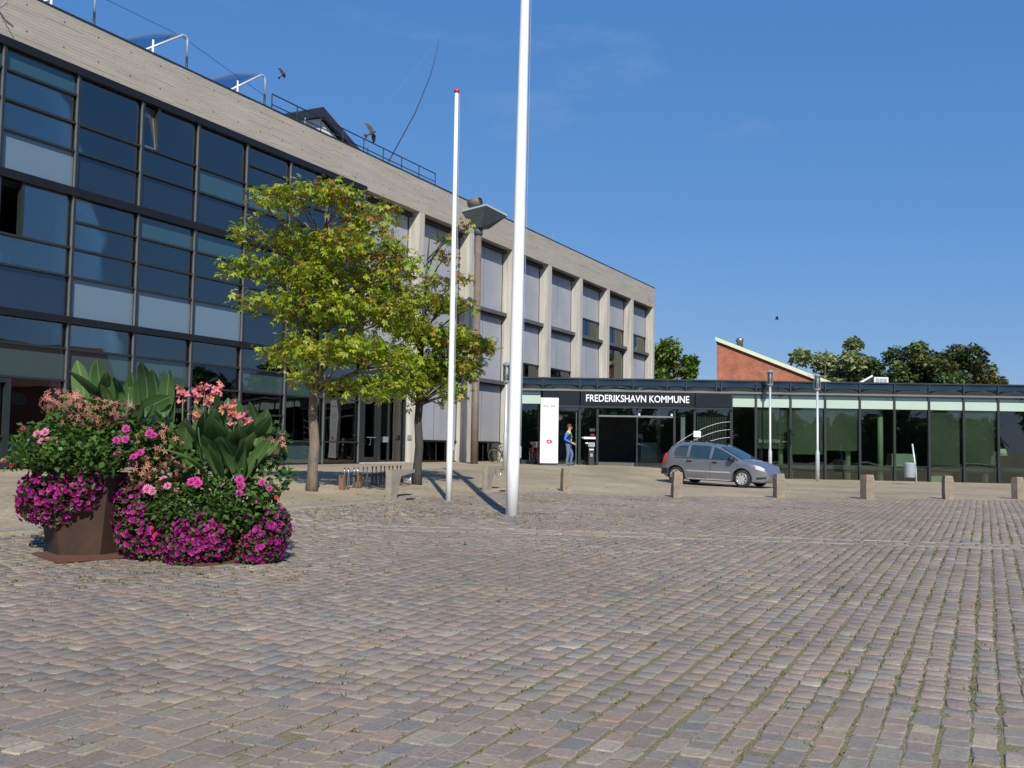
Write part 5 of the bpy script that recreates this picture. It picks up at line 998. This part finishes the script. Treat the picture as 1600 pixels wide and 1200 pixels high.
def stand(X, Y, label):
    o = empty('concrete_stand', (X, Y, G(X, Y)), PI / 2 - TH, label, 'bike stand', 'concrete cantilever stands')
    b = MB(); b.prism([(-.1, -.1), (.12, -.1), (.15, .1), (.3, .5), (.84, .57), (.86, .64), (-.1, .64)], 1, -.075, .075); b.build('concrete_block', 'concrete_stand', o)
    b = MB(); b.tube([(.5, 0, .53)] + [(.66 - .15 * math.cos(a), 0, .5 - .16 * math.sin(a)) for a in np.linspace(.3, 2.8, 8)] + [(.82, 0, .55)], .012, 6); b.build('wire_hoop', 'galvanised', o)
    b = MB(); b.box((.3, -.3, .0), (.55, -.2, .015)); b.build('ground_strip', 'iron_dark', o)  # flat dark strip on the ground beside the leg
stand(-2.62, 21.94, 'concrete cantilever stand between the two trees, near the bike rack'); stand(-.62, 26.02, 'concrete cantilever stand between the two flagpoles')
rx, ry = -3.85, 22.75; rk = empty('bike_rack', (rx, ry, G(rx, ry)), math.atan2(26.0 - 22.75, -2.85 + 3.85), 'low steel bike rack with wire hoops behind the pale tree', 'bike rack')
for a in (0, .85): 
    b = MB(); b.box((a, -.06, -.1), (a + .1, .06, .34)); b.build('rack_post', 'rust_post', rk)
b = MB(); b.box((.0, -.03, .28), (3.4, .03, .33)); b.build('rack_rail', 'iron_dark', rk)
for k in range(7):
    b = MB()
    for y_ in (-.05, .05): b.tube([(.2 + .5 * k, y_, .05), (.2 + .5 * k, y_ - .03, .42), (.23 + .5 * k, y_, .5), (.29 + .5 * k, y_, .5), (.32 + .5 * k, y_ + .03, .42), (.32 + .5 * k, y_, .05)], .011, 6)
    b.build('wheel_hoop', 'chrome' if k < 3 else 'iron_dark', rk, True)
b = MB(); b.box((3.35, -.06, -.1), (3.45, .06, .34)); b.build('rack_post', 'rust_post', rk)
# sign totem
tx, ty = 1.70, 44.6; tt = empty('sign_totem', (tx, ty, G(tx, ty)), 0, 'tall white sign totem with red emblem beside the entrance', 'sign')
b = MB(); b.box((-.40, -.07, .1), (.40, .07, 3.02)); b.build('panel', 'sign_white', tt); b = MB(); b.box((-.37, -.055, 0), (.37, .055, .1)); b.build('foot', 'iron_dark', tt)
def bars(rows, mat, nm='print_line'):
    b = MB(); r = random.Random(len(rows))
    for (x0, x1, z, h) in rows:
        x = x0
        while x < x1 - .02: wq = min(r.uniform(.03, .09), x1 - x); b.box((x, -.074, z), (x + wq, -.0705, z + h)); x += wq + .018
    b.build(nm, mat, tt)
bars([(-.28, -.02, 2.62, .055), (.02, .28, 2.62, .055)], 'print_grey')
bars([(-.24, .02, z, .022) for z in (2.26, 2.21, 2.16, 2.11)] + [(.1, .26, z, .022) for z in (2.26, 2.21, 2.16)] + [(-.24, -.08, 1.93, .03)] + [(-.24, .05, z, .022) for z in (1.86, 1.81, 1.76)] + [(-.24, .0, 1.60, .03), (-.24, .05, 1.53, .022), (.1, .22, 1.53, .022)] + [(-.24, -.06, 1.38, .03), (-.24, .0, 1.31, .022), (-.24, .1, 1.26, .022), (.1, .2, 1.31, .022)] + [(-.26, .1, .66, .022), (-.26, .2, .60, .022), (-.26, .05, .5, .022), (-.26, .0, .4, .022)], 'print_pale')
b = MB(); b.add([(.13 * math.cos(t * PI / 12), -.073, 1.06 + .095 * math.sin(t * PI / 12)) for t in range(24)], [tuple(range(24))]); b.build('emblem', 'red_paint', tt)
b = MB(); b.add([(-.005 + .05 * math.cos(t * PI / 4), -.0755, 1.06 + .04 * math.sin(t * PI / 4)) for t in range(8)], [tuple(range(8))]); b.build('emblem_mark', 'sign_white', tt)
b = MB(); b.box((-.38, -.0735, .92), (.38, -.0705, .93)); b.build('divider', 'print_pale', tt)
# pay and ticket post
mx_, my_ = 3.72, 46.2; pm_ = empty('ticket_post', (mx_, my_, G(mx_, my_)), 0, 'dark ticket post with white band left of the entrance door', 'ticket post')
b = MB(); b.cbox((-.13, -.11, -.05), (.13, .11, .86), .02); b.build('post_body', 'iron_dark', pm_); b = MB(); b.prism([(-.13, .86), (.13, .86), (.13, 1.0), (-.13, 1.06)], 0, -.15, .15); b.build('head', 'galvanised', pm_); b = MB(); b.box((-.1, -.125, .70), (.1, -.112, .76)); b.build('white_band', 'sign_white', pm_); b = MB(); b.box((-.06, -.122, .4), (.06, -.112, .55)); b.build('slot_plate', 'galvanised', pm_)
# litter bin on a leaning post
X, Y = 17.12, 42.4; lb_ = empty('litter_bin', (X, Y, G(X, Y)), 0, 'grey litter bin hung on a pale post in front of the library', 'bin'); b = MB(); b.tube([(.1, 0, -.05), (.08, 0, .6), (-.06, 0, 1.72)], .035, 8); b.build('post', 'steel_pale', lb_, True)
b = MB(); b.lathe([(.2, .28), (.22, .34), (.25, .88), (.26, .92), (.22, .92), (.2, .88)], 16, (-.18, .0, 0)); b.build('bin_body', 'bin_grey', lb_, True)
# sign plate on a stick behind the car
X, Y = 7.2, 38.6; sp_ = empty('sign_plate', (X, Y, G(X, Y)), 0, 'small white sign plate showing above the rear of the car', 'sign'); b = MB(); b.box((-.14, -.01, 1.72), (.14, .01, 1.95)); b.build('plate', 'sign_white', sp_); b = MB(); b.tube([(0, .03, -.05), (0, .03, 1.9)], .02, 8); b.build('stick', 'galvanised', sp_)
# bird far off in the sky
bd = empty('bird', (26.4, 99, 13.0), 0, 'tiny dark bird high in the sky above the brick hall', 'bird'); b = MB(); b.tube([(-.22, 0, .0), (-.1, 0, .03), (.1, 0, .02), (.2, 0, 0)], [.01, .06, .055, .02], 8); b.build('body', 'iron_dark', bd, True)
for sg in (-1, 1): b = MB(); b.prism([(0, sg * .04), (.12, sg * .05), (.02, sg * .4), (-.1, sg * .42), (-.1, sg * .05)], 2, .0, .015); o = b.build('wing', 'iron_dark', bd); o.rotation_euler = (sg * .8, 0, 0)

# ================================================================== BICYCLES
def bicycle(X, Y, rz, label, fr, seed, lean=.08, basket=False):
    o = empty('bicycle', (X, Y, G(X, Y)), rz, label, 'bicycle', 'bicycles parked by the wall'); o.rotation_euler = (lean, 0, rz); R = .34; W = 1.06
    for x in (0, W):
        b = MB(); b.tube([(x + R * math.cos(t), 0, R + R * math.sin(t)) for t in np.linspace(0, 2 * PI, 25)], .02, 6, caps=False); w_ = b.build('wheel', 'tyre', o, True)
        b = MB(); b.tube([(x + (R - .03) * math.cos(t), 0, R + (R - .03) * math.sin(t)) for t in np.linspace(0, 2 * PI, 25)], .009, 5, caps=False); b.build('rim', 'chrome', w_, True)
        b = MB()
        for q in range(14): a = q * 2 * PI / 14; b.tube([(x, .02 * (-1) ** q, R), (x + (R - .03) * math.cos(a), 0, R + (R - .03) * math.sin(a))], .0025, 4)
        b.build('spokes', 'chrome', w_)
        b = MB(); b.tube([(x + (R + .03) * math.cos(t), 0, R + (R + .03) * math.sin(t)) for t in (np.linspace(.4, 2.7, 10) if x == 0 else np.linspace(.6, 2.4, 8))], .018, 5); b.build('mudguard', fr, o, True)
    b = MB(); bb_, st, hd_ = (.44, 0, .3), (.30, 0, .78), (.86, 0, .80)
    for a, c in ((bb_, st), (bb_, hd_), (st, (.84, 0, .86)), ((0, .0, R), bb_), ((0, 0, R), st), ((W, 0, R), (.88, 0, .7)), ((.88, 0, .7), (.83, 0, .95))): b.tube([a, c], .017, 6)
    b.build('frame', fr, o)
    b = MB(); b.tube([(.29, 0, .76), (.27, 0, .93)], .013, 6); b.build('seat_post', 'chrome', o); b = MB(); b.prism([(.08, .93), (.12, .98), (.3, .96), (.42, .95), (.42, .93), (.25, .91)], 1, -.06, .06); b.build('saddle', 'plastic_black', o)
    b = MB(); b.tube([(.66, -.27, 1.03), (.78, -.24, 1.06), (.84, -.06, 1.0), (.83, 0, .98), (.84, .06, 1.0), (.78, .24, 1.06), (.66, .27, 1.03)], .013, 6); b.build('handlebar', 'chrome', o, True)
    b = MB(); b.lathe([(.08, -.01), (.08, .01)], 14, (0, 0, 0)); c = b.build('chain_wheel', 'iron_dark', o); c.location = (.44, -.04, .3); c.rotation_euler = (PI / 2, 0, 0)
    b = MB(); b.tube([(.44, -.06, .3), (.55, -.06, .18)], .011, 5); b.tube([(.44, .06, .3), (.33, .06, .42)], .011, 5); b.box((.5, -.16, .165), (.6, -.07, .19)); b.build('crank', 'iron_dark', o)
    b = MB(); b.box((-.2, -.07, .74), (.24, .07, .76)); b.build('carrier', 'iron_dark', o)
    if basket: b = MB(); b.prism([(.9, .8), (1.16, .8), (1.22, 1.06), (.86, 1.06)], 1, -.16, .16); b.build('basket', 'basket', o)
p = fac(44.35, 1.2); bicycle(p[0], p[1], .2, 'dark bicycle with pale rims leaning by the brown mast lamp', 'bike_dark', 1, .1)
p = fac(45.9, .75); bicycle(p[0] + .35, p[1] - .4, .7, 'bicycle with a front basket just left of the tall flagpole', 'bike_dark', 2, -.06, True)
bicycle(1.0, 46.4, -1.25, 'red bicycle seen end-on left of the white sign totem', 'bike_red', 3, .1, True)

# ================================================================== CAR
def lerp_prof(P, x):
    for (a, b_), (c, d_) in zip(P[:-1], P[1:]):
        if a <= x <= c: t = (x - a) / (c - a); return b_ + (d_ - b_) * t
    return P[0][1] if x < P[0][0] else P[-1][1]
TOP = [(0, .62), (.03, .80), (.1, .98), (.2, 1.16), (.34, 1.36), (.48, 1.465), (.7, 1.495), (1.1, 1.515), (1.5, 1.51), (1.9, 1.475), (2.2, 1.41), (2.5, 1.27), (2.8, 1.12), (3.0, 1.02), (3.12, .975), (3.4, .91), (3.65, .84), (3.82, .755), (3.93, .66), (4.0, .54), (4.03, .45)]
BOT = [(0, .42), (.06, .3), (.25, .22), (.5, .19), (3.5, .19), (3.85, .2), (3.98, .26), (4.03, .36)]
def cw(x, z):      # half width of the body
    w_ = .845 if z <= .86 else .845 - (z - .86) * .30 - max(0, z - 1.38) * .5
    if z < .45: w_ -= (.45 - z) * .12
    if z > .55: pass
    f = 1 - .30 * max(0, (x - 3.35) / .68) ** 2.2 - .16 * max(0, (.45 - x) / .45) ** 2
    return w_ * f
car = empty('parked_car', (0, 0, 0), 0, 'grey compact people carrier parked in front of the library entrance', 'car')
st = sorted(set([p[0] for p in TOP] + [.28, .4, .6, .9, 1.3, 1.7, 2.05, 2.35, 2.65, 2.9, 3.25, 3.52, 3.74, 3.88])); LV = [0, .06, .16, .34, .5, .62, .74, .86, 1.0]
rows = []
for x in st:
    zt, zb = lerp_prof(TOP, x), lerp_prof(BOT, x); ring = [(x, 0, zb)]; h = zt - zb
    for f in (.0, .05, .2, .4, .55, .68, .8, .9, .965):
        z = zb + h * f; y = cw(x, z) * (.93 if f == 0 else 1) * (1 if f < .9 else (.97 if f == .9 else .88)); ring.append((x, -y, z))
    ring.append((x, -cw(x, zt) * .60, zt - .004)); ring.append((x, 0, zt)); rows.append(ring)
m_ = len(rows[0]); b = MB(); full = []
for ring in rows: full.append(ring + [(p[0], -p[1], p[2]) for p in reversed(ring[1:-1])])
n_ = len(full[0])
for r_ in full: b.v += r_
for i in range(len(full) - 1):
    for k in range(n_): b.f.append((i * n_ + k, i * n_ + (k + 1) % n_, (i + 1) * n_ + (k + 1) % n_, (i + 1) * n_ + k)); b.m.append(0)
b.f.append(tuple(range(n_))); b.f.append(tuple((len(full) - 1) * n_ + k for k in range(n_ - 1, -1, -1))); b.m += [0, 0]; b.fix = True
body = b.build('body', 'car_paint', car, True)
WR, FW = .62, 3.14
cutters = []
for x in (WR, FW):
    c = MB(); c.tube([(x, -1.2, .31), (x, 1.2, .31)], .365, 28); co_ = c.build('cutter', 'plastic_black'); cutters.append(co_); md = body.modifiers.new('b', 'BOOLEAN'); md.operation = 'DIFFERENCE'; md.object = co_; md.solver = 'EXACT'
dg = bpy.context.evaluated_depsgraph_get(); nm_ = bpy.data.meshes.new_from_object(body.evaluated_get(dg)); body.modifiers.clear(); body.data = nm_
for c in cutters: bpy.data.objects.remove(c)
nm_.polygons.foreach_set('use_smooth', [True] * len(nm_.polygons)); nm_.materials.clear(); nm_.materials.append(MATS['car_paint'])
try: nm_.set_sharp_from_angle(angle=math.radians(38))
except Exception: pass
def side_patch(name, poly, mat, off=.006, sides=(-1, 1), parent=car, sub=3):
    for sg in sides:
        bm = bmesh.new(); f = bm.faces.new([bm.verts.new((x, 0, z)) for x, z in poly]); bmesh.ops.triangulate(bm, faces=[f]); bmesh.ops.subdivide_edges(bm, edges=bm.edges[:], cuts=sub, use_grid_fill=True)
        for v in bm.verts: v.co.y = sg * (cw(v.co.x, v.co.z) * (.97 if v.co.z > lerp_prof(BOT, v.co.x) + .88 * (lerp_prof(TOP, v.co.x) - lerp_prof(BOT, v.co.x)) else 1) + off)
        bmesh.ops.recalc_face_normals(bm, faces=bm.faces); me = bpy.data.meshes.new(name); bm.to_mesh(me); bm.free(); me.materials.append(MATS[mat]); link(name, me, parent)
side_patch('side_window', [(2.0, .95), (2.98, .945), (2.9, 1.0), (2.62, 1.14), (2.3, 1.29), (2.05, 1.365)], 'car_glass'); side_patch('side_window', [(1.12, .97), (1.9, .955), (1.94, 1.375), (1.7, 1.4), (1.16, 1.405)], 'car_glass')
side_patch('side_window', [(.5, 1.06), (.6, .99), (1.02, .975), (1.05, 1.395), (.7, 1.375), (.55, 1.27)], 'car_glass')
side_patch('door_seam', [(1.955, .3), (1.967, .3), (1.967, .95), (1.955, .95)], 'plastic_black', .004); side_patch('door_seam', [(1.0, .62), (1.012, .62), (1.075, .97), (1.063, .97)], 'plastic_black', .004); side_patch('door_seam', [(2.98, .36), (2.992, .36), (2.992, .93), (2.98, .93)], 'plastic_black', .004)
side_patch('rub_strip', [(1.05, .47), (2.72, .47), (2.72, .525), (1.05, .525)], 'car_strip', .012); side_patch('sill_trim', [(1.05, .205), (2.72, .205), (2.72, .25), (1.05, .25)], 'car_strip', .01)
side_patch('door_handle', [(1.06, .815), (1.25, .815), (1.25, .86), (1.06, .86)], 'plastic_black', .02, sub=1); side_patch('door_handle', [(2.03, .80), (2.22, .80), (2.22, .845), (2.03, .845)], 'plastic_black', .02, sub=1)
side_patch('window_trim', [(.55, .935), (3.0, .918), (3.0, .938), (.55, .957)], 'plastic_black', .008)
side_patch('tail_lamp', [(.03, .72), (.17, .72), (.2, .95), (.24, 1.08), (.15, 1.1), (.07, .95)], 'lamp_red', .012); side_patch('headlamp', [(3.62, .66), (3.9, .58), (3.9, .68), (3.78, .75), (3.62, .78)], 'lamp_clear', .012)
side_patch('bumper_trim', [(.03, .36), (.28, .34), (.28, .55), (.03, .55)], 'plastic_black', .008); side_patch('bumper_trim', [(3.66, .3), (3.96, .34), (3.96, .4), (3.66, .38)], 'plastic_black', .008)
def across(name, prof, mat, wk, off=.008):
    b = MB(); vs = []
    for x in prof:
        z = lerp_prof(TOP, x); 
        for t in (-1, -.6, 0, .6, 1): vs.append((x + (off if x > 2 else -off), t * cw(x, z) * wk, z + off - .012 * t * t))
    fs = [(i * 5 + k, i * 5 + k + 1, i * 5 + 6 + k, i * 5 + 5 + k) for i in range(len(prof) - 1) for k in range(4)]; b.add(vs, fs); b.fix = True; b.build(name, mat, car, True)
across('windscreen', [2.24, 2.5, 2.8, 3.0, 3.08], 'car_glass', .84); across('rear_window', [.13, .2, .34, .44], 'car_glass', .84)
b = MB(); b.box((3.985, -.25, .33), (4.035, .25, .42)); b.build('grille', 'plastic_black', car); b = MB(); b.box((-.03, -.7, .32), (.05, .7, .55)); b.build('rear_bumper', 'plastic_black', car)
for sg in (-1, 1):
    b = MB(); b.cbox((-.1, -.1, -.07), (.1, .1, .07), .035); mo = b.build('wing_mirror', 'plastic_black', car, True); mo.location = (2.78, sg * .93, .985)
    b = MB(); b.tube([(.75, sg * .55, 1.515), (1.0, sg * .57, 1.56), (1.8, sg * .57, 1.54), (2.05, sg * .54, 1.47)], .016, 6); b.build('roof_rail', 'plastic_black', car)
    for x in (WR, FW):
        b = MB(); b.lathe([(.19, -.09), (.27, -.095), (.298, -.07), (.305, 0), (.298, .07), (.27, .095), (.19, .09)], 28); t_ = b.build('wheel', 'tyre', car, True); t_.location = (x, sg * .74, .305); t_.rotation_euler = (PI / 2 * (1 if sg < 0 else -1), 0, 0)
        b = MB(); b.lathe([(.03, .08), (.2, .085), (.205, .1), (.19, .105), (.185, .095), (.05, .1), (.02, .11)], 28); b.build('hubcap', 'hubcap', t_, True)
        b = MB()
        for q in range(8): a = q * PI / 4; b.add([(.155 * math.cos(a) + .026 * math.cos(a + t * PI / 4) , .155 * math.sin(a) + .026 * math.sin(a + t * PI / 4), .1075) for t in range(8)], [tuple(range(8))])
        b.build('hub_hole', 'plastic_black', t_)
b = MB(); b.tube([(2.1, 0, 1.44), (1.8, 0, 1.75)], .006, 5); b.build('aerial', 'plastic_black', car)
b = MB(); b.box((.3, -.7, .17), (3.7, .7, .3)); b.build('underbody', 'plastic_black', car)
pr, pf = Vector((5.98, 36.0)), Vector((8.02, 34.5)); dv = (pf - pr).normalized(); ang = math.atan2(dv.y, dv.x)
# the near side wheels stand on the two measured points
nside = Vector((math.sin(ang), -math.cos(ang))) * .74; org = pr - dv * WR - nside
z_r, z_f = G(pr.x, pr.y), G(pf.x, pf.y)
car.location = (org.x, org.y, z_r - (z_f - z_r) * .25); car.rotation_euler = (0, -math.atan2(z_f - z_r, (pf - pr).length), ang)

# ================================================================== PERSON
pp = empty('person', (2.53, 43.97, G(2.53, 43.97)), math.radians(-12), 'person in blue jacket, dark yellow-edged vest and jeans walking past the totem', 'person')
J = {'pel': (0, 0, .95, .135), 'wai': (.01, 0, 1.08, .15), 'che': (.01, 0, 1.28, .165), 'sho': (-.01, 0, 1.44, .13), 'nec': (.015, 0, 1.53, .062), 'hd1': (.05, 0, 1.62, .078), 'hd2': (.055, 0, 1.70, .092), 'hd3': (.045, 0, 1.78, .062)}
Ed = [('pel', 'wai'), ('wai', 'che'), ('che', 'sho'), ('sho', 'nec'), ('nec', 'hd1'), ('hd1', 'hd2'), ('hd2', 'hd3')]
for s_, sg, ang_ in (('l', 1, .10), ('r', -1, -.04)):
    J.update({'hip' + s_: (0, sg * .1, .88, .11), 'kne' + s_: (ang_ + .05, sg * .11, .5, .075), 'ank' + s_: (ang_ - .02, sg * .11, .1, .055), 'toe' + s_: (ang_ + .16, sg * .12, .045, .045), 'sh' + s_: (-.01, sg * .2, 1.42, .085), 'elb' + s_: (-.13 if sg < 0 else -.06, sg * .27, 1.16, .055), 'wri' + s_: (.16, sg * .2, 1.02, .042)})
    Ed += [('pel', 'hip' + s_), ('hip' + s_, 'kne' + s_), ('kne' + s_, 'ank' + s_), ('ank' + s_, 'toe' + s_), ('sho', 'sh' + s_), ('sh' + s_, 'elb' + s_), ('elb' + s_, 'wri' + s_)]
    J['pal' + s_] = (.23, sg * .17, .98, .036); Ed.append(('wri' + s_, 'pal' + s_))
    for k, (dx, dz, ln) in enumerate(((.012, .022, .075), (.015, .008, .085), (.012, -.008, .08), (.006, -.022, .065))):
        a, c = 'fa%d%s' % (k, s_), 'fb%d%s' % (k, s_); J[a] = (.255 + dx, sg * (.165 - .004 * k), .975 + dz, .0095); J[c] = (.255 + dx + ln * .7, sg * (.14 - .004 * k), .955 + dz - .02, .008); Ed += [('pal' + s_, a), (a, c)]
    J['th' + s_] = (.25, sg * .13, 1.01, .011); J['ti' + s_] = (.29, sg * .115, 1.02, .009); Ed += [('pal' + s_, 'th' + s_), ('th' + s_, 'ti' + s_)]
keys = list(J); me = bpy.data.meshes.new('body'); me.from_pydata([J[k][:3] for k in keys], [(keys.index(a), keys.index(c)) for a, c in Ed], []); bo = link('body', me, pp)
md = bo.modifiers.new('s', 'SKIN'); 
for i, k in enumerate(keys): me.skin_vertices[0].data[i].radius = (J[k][3], J[k][3] * (1.12 if k in ('wai', 'che', 'sho', 'pel') else 1))
me.skin_vertices[0].data[0].use_root = True; md.use_smooth_shade = True; sb = bo.modifiers.new('u', 'SUBSURF'); sb.levels = 2; sb.render_levels = 2
dg = bpy.context.evaluated_depsgraph_get(); bm_ = bpy.data.meshes.new_from_object(bo.evaluated_get(dg)); bo.modifiers.clear(); bo.data = bm_
bm_.materials.clear()
for k in ('skin', 'jeans', 'vest_dark', 'vest_yellow', 'jacket_blue', 'shoe'): bm_.materials.append(MATS[k])
for p in bm_.polygons:
    c = p.center; arm = abs(c.y) > .2 or (c.x > .175 and .9 < c.z < 1.2)
    if c.z > 1.52: i = 0
    elif c.z < .085: i = 5
    elif c.z < .98 and not (c.x > .2 and c.z > .9): i = 1
    elif arm: i = 0 if c.x > .175 else 4
    else: i = 3 if (c.z > 1.43 or (abs(abs(c.y) - .07) < .02 and c.x > .05)) else 2
    p.material_index = i; p.use_smooth = True
b = MB(); vs = []; b.lathe([(.088, 1.68), (.105, 1.72), (.1, 1.78), (.07, 1.835), (.02, 1.85)], 14, (.03, 0, 0)); b.build('hair', 'hair', pp, True)
b = MB(); b.tube([(.14, 0, 1.70), (.165, 0, 1.675), (.14, 0, 1.66)], [.012, .018, .012], 6); b.build('nose', 'skin', pp, True)
for sg in (-1, 1):
    b = MB(); b.lathe([(.004, 0), (.02, .012), (.03, .03), (.02, .05), (.004, .06)], 8, (.04, sg * .092, 1.67)); b.build('ear', 'skin', pp, True)
    b = MB(); b.lathe([(.003, 0), (.011, .009), (.003, .018)], 8, (.132, sg * .032, 1.70)); b.build('eye', 'iron_dark', pp, True)
b = MB(); b.box((.128, -.025, 1.632), (.14, .025, 1.64)); b.build('mouth', 'bike_red', pp)
